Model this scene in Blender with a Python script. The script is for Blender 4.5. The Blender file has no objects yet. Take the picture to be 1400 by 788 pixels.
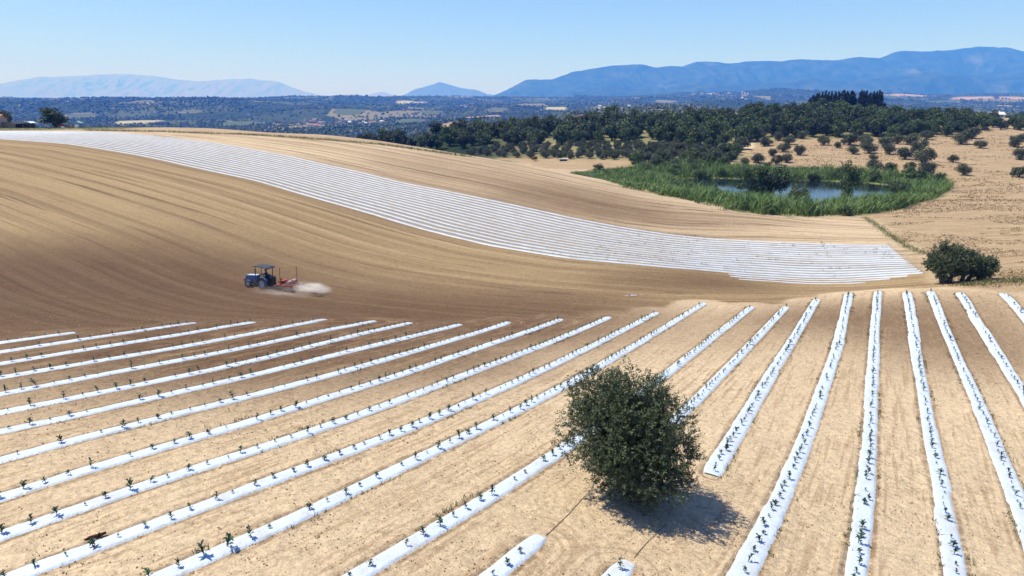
import bpy, bmesh, math, random
import numpy as np
from mathutils import Vector, Matrix, Quaternion

S = bpy.context.scene
C = S.collection
# ---------------------------------------------------------------- camera
cam_d = bpy.data.cameras.new("camera")
cam = bpy.data.objects.new("camera", cam_d); C.objects.link(cam)
cam.location = (0, 0, 22)
cam.rotation_euler = (math.radians(90 - 14.82), 0, 0)
cam_d.sensor_width = 36; cam_d.lens = 960 / 1400 * 36
cam_d.clip_start = .5; cam_d.clip_end = 90000
S.camera = cam
# ---------------------------------------------------------------- light
SUN_EL = math.radians(62); SHX, SHY = .965, -.26            # the way the shadows point
w = bpy.data.worlds.new("World"); S.world = w; w.use_nodes = True
wt = w.node_tree; bg = wt.nodes['Background']
sky = wt.nodes.new('ShaderNodeTexSky'); sky.sky_type = 'NISHITA'; sky.sun_disc = False
sky.sun_elevation = SUN_EL; sky.sun_rotation = math.atan2(-SHX, -SHY)
sky.air_density = 1.0; sky.dust_density = .3; sky.ozone_density = 3.5; sky.altitude = 100
tint = wt.nodes.new('ShaderNodeMix'); tint.data_type = 'RGBA'; tint.blend_type = 'MULTIPLY'; tint.inputs[0].default_value = 1
tint.inputs[7].default_value = (.87, .95, 1.36, 1)          # the clear, deep blue of a dry summer sky
wt.links.new(sky.outputs[0], tint.inputs[6]); wt.links.new(tint.outputs[2], bg.inputs[0]); bg.inputs[1].default_value = .09
sd = bpy.data.lights.new("sun", 'SUN'); sd.energy = 5.0; sd.angle = math.radians(.53); sd.color = (1, .965, .90)
so = bpy.data.objects.new("sun", sd); C.objects.link(so); so.location = (0, 0, 400)
d = Vector((SHX, SHY, -math.hypot(SHX, SHY) * math.tan(SUN_EL)))
so.rotation_euler = d.to_track_quat('-Z', 'Y').to_euler()
S.view_settings.view_transform = 'Standard'; S.view_settings.look = 'None'
S.view_settings.exposure = .5; S.view_settings.gamma = 1; S.view_settings.use_curve_mapping = False
S.cycles.max_bounces = 6; S.cycles.diffuse_bounces = 3; S.cycles.glossy_bounces = 2
S.cycles.transparent_max_bounces = 4; S.cycles.volume_bounces = 2
S.cycles.volume_step_rate = 1; S.cycles.volume_max_steps = 128

FARM_PTS=[[-32.84,39.2,7.96],[-30.49,40.46,7.92],[-28.4,42.43,7.73],[-28.86,38.17,8.12],[-24.99,42.6,7.65],[-29.1,34.42,8.38],[-24.4,38.64,8.08],[-19.5,46.32,6.96],[-24.41,34.1,8.5],[-18.65,41.31,7.6],[-25.29,29.55,8.78],[-19.34,35.15,8.36],[-12.28,48.38,6.24],[-20.44,29.49,8.87],[-13.87,38.12,7.79],[-21.87,25.16,9.08],[-15.44,31.22,8.66],[-6.47,47.65,5.97],[-16.9,25.28,9.14],[-9.25,35.4,7.88],[-17.77,19.85,9.3],[-11.45,26.73,8.92],[0.22,49.14,5.34],[-13.36,20.64,9.31],[-4.96,31.98,8.0],[-14.69,15.84,9.33],[-8.14,22.51,9.06],[6.9,49.46,4.97],[-7.86,18.52,9.22],[0.75,31.96,7.53],[-5.12,16.16,9.12],[0.6,24.06,8.3],[16.41,52.58,4.54],[1.08,19.92,8.51],[9.86,35.13,6.31],[2.25,16.76,8.5],[8.15,25.75,7.35],[23.29,53.72,4.74],[8.67,21.25,7.56],[18.45,38.9,5.26],[10.23,17.96,7.46],[16.43,29.24,6.07],[29.52,54.51,5.26],[16.5,23.25,6.36],[25.63,40.72,4.77],[17.91,20.02,6.22],[24.43,31.99,5.02],[33.98,53.46,5.66],[27.79,32.43,4.67],[33.89,45.95,4.92],[37.59,45.28,5.04],[38.86,49.76,5.75],[39.84,54.45,6.71],[-147.33,180.81,14.17],[-123.5,172.94,13.47],[-100.49,163.88,12.77],[-75.74,147.55,11.16],[-45.56,125.7,8.54],[-22.45,107.17,5.72],[-10.22,96.8,4.21],[0.0,89.97,3.34],[9.04,84.77,2.94],[15.16,83.46,2.78],[21.91,81.88,2.51],[25.56,76.7,2.47],[33.65,76.29,2.32],[39.03,71.13,3.58],[-143.52,201.53,14.17],[-109.53,195.7,14.2],[-84.58,184.24,12.92],[-60.11,167.68,11.21],[-39.18,152.18,8.97],[-21.43,137.86,6.81],[0.0,121.79,4.78],[11.89,113.15,3.26],[22.8,107.96,2.16],[31.15,105.12,1.78],[42.97,101.46,2.27],[51.07,96.36,2.84],[-34.93,39.68,8.07],[-41.73,47.93,7.38],[-62.68,73.59,6.09],[-86.78,103.84,7.32],[-113.38,137.84,11.04],[-37.85,49.68,6.84],[-56.51,75.83,5.61],[-70.89,96.43,6.33],[-87.88,121.13,8.65],[-29.62,54.44,5.39],[-42.67,80.16,4.67],[-53.88,102.87,6.37],[-24.86,68.83,3.64],[-30.67,86.22,4.3],[-36.69,104.55,6.12],[-9.62,59.02,4.33],[-12.01,74.58,3.43],[-14.57,91.71,4.16],[0.0,62.59,3.97],[3.85,71.45,3.41],[11.02,68.04,3.54],[18.97,70.39,3.3],[46.72,73.98,4.39],[40.76,61.62,6.11],[45.32,60.23,6.67],[49.84,57.89,6.94],[57.38,77.0,5.36],[63.09,74.08,5.99],[53.06,90.87,3.35],[65.21,102.93,3.09],[86.04,117.03,2.99],[96.8,115.21,3.28],[48.3,114.72,2.39],[59.42,112.84,2.47],[-145.83,204.82,14.21],[-110.57,197.58,14.27],[-80.95,198.72,13.53],[-47.05,184.37,12.45],[-25.25,176.18,10.93],[-10.38,168.55,9.54],[-191.29,235.27,13.79],[-167.38,235.27,13.77],[-130.69,233.81,13.87],[-92.25,226.86,13.84],[-52.71,206.94,12.77],[-36.11,196.51,11.72],[-22.89,186.35,10.53],[-10.86,176.42,9.36],[0.0,164.9,8.38],[9.6,154.9,7.16],[22.36,143.64,5.43],[31.83,132.68,4.07],[39.49,125.74,3.16],[51.63,123.0,2.41],[66.36,126.56,2.24],[90.49,147.0,1.98],[13.37,260.23,2.1],[44.23,253.25,2.63],[23.57,228.58,1.26],[69.44,224.65,2.31],[91.24,221.39,2.59],[113.0,219.34,2.77],[127.77,206.29,2.44],[142.18,196.51,2.36],[160.79,194.44,2.57],[104.43,292.33,7.0],[132.28,288.01,7.22],[162.93,290.39,7.68],[210.76,295.45,8.61],[238.72,292.81,8.73],[-15.91,311.4,4.77],[32.44,317.96,6.32],[85.17,334.81,8.83],[-38.09,373.76,5.06],[0.0,399.96,7.85],[42.62,420.14,10.46],[108.77,430.03,14.43],[155.96,428.87,16.97],[192.74,419.34,17.09],[255.42,420.66,14.18],[297.72,420.4,14.6],[339.7,419.71,14.61],[-232.82,310.0,4.0],[-166.3,310.0,2.0],[-96.56,300.0,1.0],[-42.65,265.0,2.0],[-337.97,450.0,-18.0],[-217.27,450.0,-16.0],[-120.7,450.0,-10.0],[-24.68,230.0,3.5],[-4.4,205.0,3.5],[12.23,190.0,2.8],[28.16,175.0,2.0],[-289.69,300.0,5.0],[-434.53,450.0,-16.0],[53.11,165.0,-0.3],[70.81,165.0,-0.3],[85.83,160.0,0.0],[79.4,185.0,0.0],[59.55,185.0,0.0],[-55.79,520.0,-6.0],[55.79,520.0,4.0],[139.48,520.0,6.0],[223.17,520.0,8.0],[334.75,520.0,8.0],[446.33,520.0,8.0],[-195.27,520.0,-24.0],[-334.75,520.0,-28.0]]
COUNTRY_PTS=[[-636.1,620.0,-20.0],[-445.3,620.0,-24.0],[-318.1,620.0,-24.0],[-190.8,620.0,-22.0],[-89.1,620.0,-12.0],[-1128.6,1100.0,-36.0],[-790.1,1100.0,-41.0],[-564.3,1100.0,-44.0],[-338.6,1100.0,-41.0],[-169.3,1100.0,-36.0],[-56.4,1100.0,-28.0],[-1278.7,1800.0,-31.0],[-1839.9,2600.0,-16.1],[-2395.5,3400.0,28.6],[-2292.7,3500.0,11.8],[-2236.7,3700.0,14.8],[-2042.8,3900.0,18.2],[-1449.5,3600.0,27.3],[-1268.5,3600.0,25.5],[-1214.7,2400.0,-25.0],[-898.9,2400.0,-25.0],[-1114.9,2000.0,-27.0],[-969.2,3200.0,-9.2],[-1412.0,5200.0,47.3],[-1066.1,5300.0,47.8],[-746.1,5300.0,50.3],[-602.5,2200.0,-38.4],[-446.3,2200.0,-38.4],[-382.6,2700.0,-30.8],[-599.7,3300.0,-10.2],[-523.2,5200.0,37.2],[-251.6,5000.0,31.7],[0.0,5000.0,22.0],[-218.1,3600.0,-13.1],[-154.3,1900.0,-33.9],[-183.1,1500.0,-34.0],[0.0,1700.0,-19.6],[-24.3,2400.0,-13.2],[60.8,1000.0,-2.5],[116.3,1150.0,2.9],[164.2,1250.0,6.1],[303.0,1500.0,5.9],[394.0,1500.0,4.4],[226.8,1700.0,-25.0],[410.4,2000.0,-25.0],[92.3,1500.0,-25.0],[229.8,3800.0,10.9],[503.2,5000.0,31.7],[784.5,5200.0,47.3],[1085.6,5400.0,58.7],[1406.7,5600.0,68.2],[1687.4,5600.0,76.4],[1967.2,5600.0,92.6],[2135.2,5600.0,98.0],[806.0,4000.0,14.2],[1208.7,4000.0,18.1],[287.3,700.0,6.0],[492.5,1200.0,-20.0],[395.0,700.0,6.0],[677.2,1200.0,-20.0],[502.8,700.0,6.0],[861.9,1200.0,-20.0],[610.5,700.0,6.0],[1046.6,1200.0,-20.0],[2531.8,5600.0,71.0],[2869.4,5600.0,71.0],[3209.4,5600.0,54.7],[3617.8,6000.0,68.6],[4048.4,6200.0,79.2],[4484.9,6200.0,76.2],[5296.1,6200.0,70.2],[1553.2,2800.0,5.6],[1835.6,2800.0,5.6],[2259.2,2800.0,5.6],[1129.6,2800.0,5.6],[-2995.9,3500.0,22.0],[-3524.6,3500.0,22.0],[-2027.1,2000.0,-27.0],[-1638.1,1900.0,-30.2],[-9234.4,9000.0,12.0],[-6464.1,9000.0,12.0],[-2770.3,9000.0,12.0],[923.4,9000.0,12.0],[4617.2,9000.0,12.0],[8310.9,9000.0,12.0]]
STRIPS=[[1,[[-32.78,39.12],[-31.0,40.09],[-29.47,41.4],[-28.13,42.91]]],[2,[[-30.93,36.75],[-29.32,38.0],[-27.8,39.35],[-26.45,40.84],[-25.29,42.5],[-24.32,44.28],[-23.53,46.15],[-22.83,48.06]]],[3,[[-29.08,34.4],[-27.52,35.68],[-26.02,37.04],[-24.63,38.51],[-23.35,40.08],[-22.17,41.72],[-21.11,43.45],[-20.22,45.25],[-19.52,47.13],[-18.96,49.07]]],[4,[[-27.24,32.05],[-25.62,33.29],[-24.05,34.6],[-22.59,36.02],[-21.26,37.56],[-20.04,39.2],[-18.93,40.92],[-17.92,42.7],[-17.03,44.53],[-16.28,46.43],[-15.65,48.37],[-15.11,50.35],[-14.61,52.33]]],[5,[[-25.28,29.53],[-23.63,30.86],[-22.05,32.27],[-20.58,33.8],[-19.23,35.43],[-17.98,37.14],[-16.82,38.92],[-15.74,40.75],[-14.78,42.63],[-13.91,44.57],[-13.08,46.53],[-12.28,48.5],[-11.51,50.48],[-10.76,52.47]]],[6,[[-23.47,27.22],[-21.89,28.45],[-20.35,29.74],[-18.9,31.12],[-17.56,32.6],[-16.34,34.18],[-15.23,35.84],[-14.23,37.58],[-13.34,39.38],[-12.51,41.2],[-11.71,43.05],[-10.94,44.9],[-10.18,46.76],[-9.44,48.63],[-8.7,50.5],[-7.95,52.36]]],[7,[[-21.86,25.15],[-20.24,26.43],[-18.67,27.78],[-17.21,29.25],[-15.85,30.81],[-14.59,32.45],[-13.44,34.16],[-12.38,35.95],[-11.39,37.77],[-10.43,39.61],[-9.47,41.45],[-8.53,43.3],[-7.62,45.16],[-6.74,47.04],[-5.87,48.93],[-4.99,50.81],[-4.09,52.68]]],[8,[[-19.86,22.57],[-18.33,24.0],[-16.83,25.46],[-15.39,26.98],[-14.02,28.56],[-12.71,30.2],[-11.49,31.9],[-10.36,33.65],[-9.3,35.46],[-8.31,37.31],[-7.36,39.18],[-6.46,41.07],[-5.58,42.97],[-4.71,44.88],[-3.85,46.79],[-2.98,48.7],[-2.09,50.6],[-1.17,52.48],[-0.24,54.36]]],[9,[[-17.76,19.85],[-16.4,21.35],[-15.01,22.83],[-13.63,24.31],[-12.31,25.84],[-11.09,27.45],[-9.96,29.13],[-8.89,30.85],[-7.85,32.59],[-6.86,34.36],[-5.92,36.16],[-5.02,37.98],[-4.17,39.82],[-3.33,41.66],[-2.49,43.51],[-1.63,45.35],[-0.75,47.17],[0.16,48.99],[1.1,50.79],[2.07,52.57],[3.07,54.33],[4.1,56.08]]],[10,[[-16.19,17.81],[-14.77,19.26],[-13.36,20.72],[-11.97,22.2],[-10.62,23.72],[-9.34,25.29],[-8.13,26.91],[-7.0,28.6],[-5.95,30.34],[-4.96,32.11],[-4.02,33.91],[-3.11,35.73],[-2.22,37.56],[-1.32,39.38],[-0.42,41.2],[0.48,43.02],[1.38,44.85],[2.29,46.66],[3.22,48.47],[4.18,50.26],[5.17,52.04],[6.19,53.79],[7.23,55.54],[8.3,57.27]]],[11,[[-14.68,15.84],[-13.15,17.21],[-11.67,18.63],[-10.24,20.12],[-8.89,21.67],[-7.58,23.26],[-6.32,24.89],[-5.13,26.56],[-4.02,28.29],[-3.0,30.07],[-2.01,31.88],[-1.03,33.69],[-0.07,35.52],[0.86,37.36],[1.77,39.21],[2.67,41.06],[3.58,42.91],[4.5,44.75],[5.44,46.59],[6.4,48.41],[7.38,50.23],[8.39,52.02],[9.44,53.8],[10.51,55.55],[11.61,57.3],[12.72,59.04]]],[12,[[-10.61,15.8],[-9.18,17.25],[-7.82,18.75],[-6.55,20.34],[-5.36,22.0],[-4.22,23.69],[-3.12,25.41],[-2.05,27.14],[-1.01,28.89],[0.01,30.66],[0.99,32.45],[1.95,34.25],[2.89,36.06],[3.8,37.88],[4.7,39.71],[5.6,41.54],[6.51,43.37],[7.44,45.18],[8.39,46.99],[9.36,48.78],[10.36,50.56],[11.38,52.32],[12.43,54.07],[13.5,55.81],[14.59,57.54],[15.68,59.26],[16.78,60.98],[17.87,62.7]]],[13,[[-5.12,16.16],[-3.84,17.79],[-2.59,19.44],[-1.39,21.12],[-0.24,22.84],[0.87,24.59],[1.93,26.36],[2.95,28.16],[3.95,29.98],[4.92,31.81],[5.89,33.64],[6.86,35.47],[7.83,37.3],[8.8,39.12],[9.77,40.95],[10.75,42.78],[11.74,44.6],[12.75,46.41],[13.78,48.2],[14.83,49.98],[15.91,51.75],[17.02,53.5],[18.14,55.24],[19.27,56.98],[20.39,58.72],[21.52,60.45]]],[14,[[-1.21,16.56],[0.94,19.69]]],[14,[[6.97,29.85],[7.96,31.62],[8.93,33.4],[9.89,35.19],[10.85,36.98],[11.81,38.77],[12.78,40.55],[13.76,42.32],[14.75,44.09],[15.76,45.85],[16.79,47.6],[17.83,49.34],[18.89,51.07],[19.96,52.79],[21.04,54.51],[22.12,56.22],[23.2,57.94],[24.28,59.66]]],[15,[[2.25,16.76],[3.6,18.73]]],[15,[[8.07,25.59],[9.02,27.44],[9.97,29.28],[10.92,31.12],[11.87,32.96],[12.82,34.8],[13.77,36.63],[14.73,38.47],[15.71,40.3],[16.69,42.12],[17.69,43.93],[18.7,45.74],[19.72,47.54],[20.75,49.34],[21.78,51.13],[22.82,52.92],[23.87,54.71],[24.9,56.51],[25.93,58.31],[26.94,60.11],[27.95,61.92]]],[16,[[6.23,17.26],[7.3,19.0],[8.36,20.74],[9.39,22.51],[10.41,24.28],[11.43,26.05],[12.42,27.84],[13.41,29.63],[14.39,31.42],[15.37,33.21],[16.34,35.01],[17.32,36.81],[18.29,38.6],[19.27,40.4],[20.26,42.19],[21.25,43.98],[22.25,45.76],[23.24,47.55],[24.23,49.33],[25.2,51.13],[26.15,52.94],[27.09,54.76],[28.02,56.58],[28.95,58.4],[29.88,60.22],[30.8,62.04],[31.73,63.87]]],[17,[[10.23,17.96],[11.23,19.75],[12.23,21.53],[13.23,23.32],[14.22,25.12],[15.19,26.92],[16.16,28.73],[17.11,30.54],[18.07,32.35],[19.02,34.16],[19.97,35.98],[20.92,37.8],[21.86,39.62],[22.8,41.44],[23.74,43.26],[24.67,45.08],[25.6,46.91],[26.53,48.73],[27.47,50.55],[28.41,52.37],[29.36,54.19],[30.31,56.0],[31.26,57.82],[32.21,59.63],[33.17,61.44],[34.13,63.25]]],[18,[[14.01,18.69],[15.0,20.48],[15.98,22.28],[16.94,24.08],[17.9,25.9],[18.84,27.71],[19.78,29.53],[20.72,31.35],[21.66,33.17],[22.61,34.98],[23.56,36.79],[24.51,38.61],[25.46,40.42],[26.38,42.25],[27.29,44.08],[28.19,45.92],[29.07,47.77],[29.95,49.62],[30.82,51.47],[31.69,53.32],[32.57,55.17],[33.47,57.01],[34.38,58.85],[35.3,60.67]]],[19,[[17.89,20.0],[18.89,21.84],[19.89,23.67],[20.9,25.5],[21.9,27.32],[22.91,29.15],[23.89,30.99],[24.86,32.84],[25.81,34.69],[26.73,36.57],[27.63,38.45],[28.5,40.34],[29.36,42.25],[30.19,44.16],[31.0,46.08],[31.79,48.01],[32.57,49.95],[33.35,51.88],[34.14,53.81],[34.96,55.73],[35.81,57.64],[36.68,59.53]]],[20,[[24.66,26.95],[25.7,28.76],[26.72,30.58],[27.73,32.41],[28.69,34.26],[29.63,36.13],[30.52,38.01],[31.39,39.91],[32.22,41.83],[33.01,43.76],[33.77,45.7],[34.48,47.66],[35.16,49.64],[35.82,51.62],[36.49,53.59],[37.2,55.56],[37.93,57.51]]],[21,[[37.58,45.27],[38.16,47.36],[38.71,49.46],[39.24,51.57],[39.77,53.67],[40.34,55.76]]]]
BAND=[[-167.15,191.07,-164.5,198.16],[-156.41,185.53,-148.84,200.39],[-145.5,180.4,-137.04,199.47],[-134.1,176.44,-127.26,197.16],[-122.68,172.5,-113.37,195.18],[-111.46,168.04,-102.05,191.55],[-100.41,163.24,-89.17,185.92],[-90.12,156.97,-75.66,177.35],[-80.03,150.32,-65.57,170.73],[-69.96,143.66,-55.64,163.94],[-60.05,136.75,-45.95,156.75],[-50.44,129.43,-34.68,148.32],[-40.85,122.09,-26.83,142.04],[-31.32,114.66,-15.82,133.25],[-22.07,106.89,-6.23,125.93],[-12.78,99.18,3.68,119.03],[-2.96,92.21,10.33,114.53],[7.71,86.68,17.38,110.72],[19.2,83.21,24.77,107.59],[31.08,81.73,34.24,104.27],[41.79,77.11,51.71,94.67]]
OL=[[107.8,290.3,3.79],[107.9,278.3,4.36],[119.3,294.5,3.84],[119.3,273.8,3.93],[120.8,265.5,2.63],[128.7,272.9,6.06],[118.3,248.0,3.37],[135.5,276.3,4.33],[124.9,249.9,4.9],[131.2,265.7,4.86],[117.8,232.0,2.55],[107.3,209.7,4.11],[137.9,264.2,4.83],[130.7,247.1,4.0],[148.3,275.5,3.96],[152.1,272.5,4.98],[142.6,250.2,5.23],[129.4,234.6,4.91],[128.6,222.5,5.35],[117.5,209.9,2.86],[111.8,198.5,2.6],[116.9,199.5,4.7],[166.1,287.3,4.5],[140.5,226.6,2.96],[171.3,272.8,5.7],[170.9,260.9,3.75],[185.6,289.4,5.29],[126.6,198.9,3.38],[184.8,263.2,4.47],[198.3,278.4,4.0],[164.5,230.5,4.22],[138.3,193.1,4.04],[97.6,257.1,4.03],[90.1,246.6,2.9],[84.1,226.2,3.25],[89.1,230.5,3.31],[99.7,247.6,3.56],[99.3,277.1,2.89],[85.6,267.4,5.59],[99.9,292.3,5.72],[97.0,274.8,3.95],[75.3,244.9,3.2],[66.2,230.6,3.62],[68.6,226.5,2.37],[73.7,225.4,2.95],[79.9,231.0,4.23],[60.4,230.0,3.61]]
OU=[[219.9,360.6,4.74],[227.7,362.0,5.35],[233.4,361.0,4.74],[235.0,359.9,3.55],[237.4,356.9,5.86],[199.4,321.3,7.92],[220.6,331.9,5.45],[213.9,331.8,3.81],[178.9,359.8,4.14],[184.6,359.7,3.54],[190.2,359.9,3.55],[204.0,345.5,5.11],[208.0,345.7,3.41],[219.6,320.8,4.22],[201.7,350.3,5.18]]
FOREST=[[-40.5,316.8],[-17.8,289.2],[0.0,296.6],[30.7,300.2],[59.0,288.6],[74.4,274.2],[88.6,284.2],[109.8,299.0],[134.3,292.6],[164.1,292.6],[199.3,310.9],[215.8,337.5],[198.0,362.1],[148.2,385.6],[94.6,373.0],[44.9,368.5],[0.0,352.8],[-36.0,353.0]]
ORCH=[[-17.2,278.9],[-2.7,266.8],[26.2,255.3],[46.0,248.6],[60.0,238.0],[72.4,234.4],[85.9,266.2],[74.4,274.2],[59.0,288.6],[30.7,300.2],[0.0,296.6],[-17.8,289.2]]
REED=[[18.4,217.1],[22.6,145.1],[29.1,140.1],[39.7,126.5],[51.8,123.4],[61.8,125.3],[74.4,134.1],[96.4,159.4],[110.7,177.0],[116.6,192.5],[113.8,200.1],[107.5,208.2],[95.5,215.3],[79.4,220.0],[61.6,230.1],[48.2,234.0],[37.5,227.2],[23.0,223.0]]
CY=[[170.9,416.3,7.1,1.1],[170.2,410.7,8.8,1.22],[174.8,417.3,9.9,1.1],[174.3,413.2,9.9,0.98],[179.0,419.9,10.8,0.83],[179.1,415.9,11.5,0.77],[180.6,415.2,10.7,0.82],[184.9,421.5,11.3,0.84],[185.1,416.9,10.8,1.16],[185.4,412.8,10.8,1.09],[187.4,411.0,11.7,1.63],[194.0,420.6,11.6,1.39],[197.3,422.2,12.1,1.95],[198.8,422.2,10.1,1.12],[195.8,409.2,11.0,0.97],[199.2,414.7,12.3,0.99],[198.6,410.9,11.7,0.98],[203.1,417.5,12.4,0.99],[201.5,409.5,10.7,1.19],[206.8,415.9,12.0,1.1],[209.9,419.2,12.5,1.11],[213.1,421.9,13.5,1.23],[211.5,416.1,11.8,1.1],[216.1,420.5,6.4,0.95]]
HS=[[0,-690.9,2398.3],[0,-671.4,2367.6],[0,-708.5,2582.4],[0,-570.5,1926.8],[0,-725.8,2527.8],[0,-631.1,2409.7],[0,-644.9,2411.8],[0,-701.6,2560.8],[0,-504.7,1837.7],[0,-544.4,1955.5],[0,-705.1,2584.7],[0,-638.5,2363.4],[0,-737.4,2582.6],[0,-643.1,2414.0],[0,-498.0,1832.6],[0,-495.1,1820.8],[0,-545.1,1927.0],[0,-512.1,1820.7],[0,-686.0,2582.1],[0,-736.5,2527.9],[0,-653.5,2485.5],[0,-692.5,2522.8],[0,-693.4,2488.1],[0,-675.4,2376.3],[0,-505.1,1827.5],[0,-496.7,1819.1],[0,-480.5,1799.1],[0,-698.1,2558.3],[0,-482.4,1807.4],[0,-627.7,2367.8],[0,-585.3,2567.4],[0,-543.3,2412.4],[0,-616.6,2586.6],[0,-526.0,2339.8],[0,-579.5,2381.2],[0,-606.5,2576.9],[0,-568.1,2383.4],[0,-580.1,2589.0],[0,-596.4,2589.0],[0,-580.8,2548.4],[0,-524.9,2342.0],[0,-547.3,2346.2],[0,-614.4,2584.2],[0,-597.8,2591.4],[0,-489.8,2375.3],[0,-459.7,2395.6],[0,-489.4,2312.1],[0,-458.5,2266.1],[0,-426.7,2343.2],[0,-463.2,2349.2],[0,-444.2,2327.7],[0,-451.5,2329.7],[0,-418.5,2317.4],[0,-459.6,2318.9],[0,-489.6,2390.8],[0,-414.0,2309.0],[1,-251.0,4372.5],[1,-240.5,3810.8],[1,-312.4,3912.2],[1,-234.4,4352.2],[1,-206.4,3815.1],[1,-206.5,3978.9],[1,-162.1,3193.7],[1,-344.9,4328.6],[1,-163.9,3146.1],[1,-277.4,3960.0],[1,-222.5,4004.6],[1,-262.5,4022.9],[1,-248.2,3814.1],[1,-271.3,3993.2],[2,1762.9,5620.2],[2,1359.7,4526.9],[2,1603.0,5679.0],[2,1691.6,5353.0],[2,1364.6,4979.6],[2,1728.2,5598.7],[2,1415.6,4999.0],[2,1476.0,4638.7],[2,1715.1,5368.5],[2,1353.8,4760.0],[2,1482.8,4609.2],[2,1585.8,5737.5],[2,1674.4,5633.2],[2,1404.9,4436.1],[2,1527.4,5580.9],[2,1430.8,4519.8],[2,1503.8,4755.1],[2,1497.3,5545.4],[2,1684.8,5342.8],[2,1397.0,4903.4],[2,1411.3,4868.0],[2,1735.8,5359.0],[2,1203.4,4595.0],[2,1390.0,4319.1],[2,1283.7,4406.7],[2,1728.8,5328.9],[2,1390.1,4448.3],[2,1416.8,4620.9],[2,1406.9,5008.0],[2,1592.6,5759.2],[2,1623.2,5386.5],[2,1756.6,5553.9],[3,-1611.1,2778.6],[3,-1337.7,2711.7],[3,-1291.9,2719.8],[3,-1560.6,2836.2],[3,-1206.3,2988.6],[3,-991.4,2721.9],[3,-465.3,3293.8],[3,-350.2,2769.3],[3,119.0,2945.1],[3,538.9,2970.0],[3,1167.5,3090.0],[3,1985.1,3825.7],[3,1546.0,2865.8],[3,2481.7,3820.8],[3,2397.5,3524.3],[3,2392.0,3830.2],[3,363.9,3005.7],[3,470.0,2911.6]]
FF=[[-1089.5,2115.5,48,110,0],[-125.7,1547.9,32,108,1],[-80.3,2404.2,40,110,1],[-144.6,2379.0,20,110,0],[36.9,910.5,38,110,1],[106.0,1047.6,33,110,1],[228.8,1192.8,27,110,1],[365.3,2966.9,37,44,0],[-62.3,3086.4,48,110,2],[-325.5,2928.3,49,110,2],[-781.3,2139.6,67,110,2],[-637.3,4520.4,94,43,0],[2766.4,5100.4,159,110,1],[2915.1,4602.0,120,110,1],[3109.7,4481.2,93,110,1],[2297.2,3375.2,42,110,0],[2057.8,4262.7,89,110,2],[-1593.2,3071.9,80,93,2],[-1118.7,4272.7,89,110,2],[-330.3,2328.0,44,110,2],[-632.8,2849.2,59,110,2],[1305.8,3162.6,82,110,2],[185.3,3060.1,45,110,0],[2375.6,4000.4,83,110,2],[-1587.5,2613.8,54,110,2],[-1249.7,2811.7,44,73,2]]
BROWN=[[-42.5,51.5,22,1],[-45.8,60.8,20,1],[-37.1,57.1,18,1],[-33.2,61.3,16,0.9],[-47.8,74.6,16,0.6],[-23.7,57.4,14,0.8],[-17.6,57.8,12,0.7],[-11.5,58.7,10,0.75],[-34.7,71.8,14,0.5],[-5.0,57.4,9,0.75],[0.0,59.3,8,0.7],[4.8,62.8,7,0.6],[12.7,73.8,7,0.5],[20.4,75.9,8,0.6],[23.2,74.5,6,0.5],[-29.6,38.3,6,0.6],[-23.3,38.3,7,0.7],[-17.6,40.0,7,0.75],[-13.0,44.0,7,0.75],[-8.4,47.6,7,0.8],[-4.3,49.1,6,0.75],[-0.6,53.1,6,0.7],[-8.7,39.1,6,0.6],[-4.7,42.4,6,0.6],[-12.9,36.3,6,0.5],[-17.1,34.1,6,0.45],[6.1,55.4,6,0.5],[-2.6,39.0,5,0.4],[5.4,128.4,16,0.55],[15.7,125.1,12,0.55],[25.1,119.6,10,0.5],[-7.4,142.1,18,0.4],[37.4,118.5,10,0.35],[-22.4,155.1,16,0.3],[3.4,51.1,6,0.5],[10.8,58.5,6,0.45],[31.9,48.3,8,0.15],[21.0,55.1,5,0.45],[26.2,56.1,5,0.4],[28.8,55.1,6,0.4],[29.3,51.4,5,0.35],[33.3,53.7,6,0.4],[36.9,53.9,6,0.35],[32.1,47.0,5,0.3],[35.6,46.7,5,0.3],[26.7,44.6,4,0.2],[15.1,49.1,5,0.3]]
DITCH=[[62.3,122.8],[59.8,113.6],[56.1,102.1],[53.3,93.0],[51.6,86.4]]
HOSE1=[[1.1,19.8],[1.7,20.8],[2.3,22.0],[2.7,22.8],[3.0,23.4]]
HOSE2=[[3.8,19.0],[4.3,19.8],[4.9,20.7],[5.3,21.2]]
STRAW_EDGE=[[62.7,121.9],[51.6,86.4],[44.9,72.9],[38.8,61.1],[41.2,57.1],[45.3,56.0]]
STUB2=[[-118.3,200.6],[-109.2,198.7],[-93.4,199.4],[-76.8,198.6],[-57.9,189.4],[-41.1,182.7],[-32.3,180.7],[-25.3,176.6],[-17.7,172.5],[-10.4,168.3]]
DRY2=[[-2.7,260.1],[14.1,227.6],[23.2,224.9],[37.8,228.9],[49.3,233.7],[50.4,245.1],[45.5,252.9],[16.4,265.8],[-2.7,266.8]]
WATERP=[[44.2,189.3],[44.5,174.8],[46.9,163.6],[51.3,153.7],[58.8,148.1],[70.2,149.2],[80.8,154.9],[91.4,164.9],[98.4,173.3],[101.5,181.7],[97.1,189.3],[87.1,195.6],[72.2,199.3],[57.8,203.3],[48.1,202.3]]
GREEN2=[[59.0,288.6],[82.1,267.2],[79.6,248.4],[65.8,223.9],[47.2,228.8],[37.9,232.6],[47.9,252.2]]
THICK=[[148.9,289.0],[164.6,288.0],[199.3,306.0],[225.8,314.9],[246.7,345.0],[219.3,337.6],[205.4,343.1],[173.7,322.4]]
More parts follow.
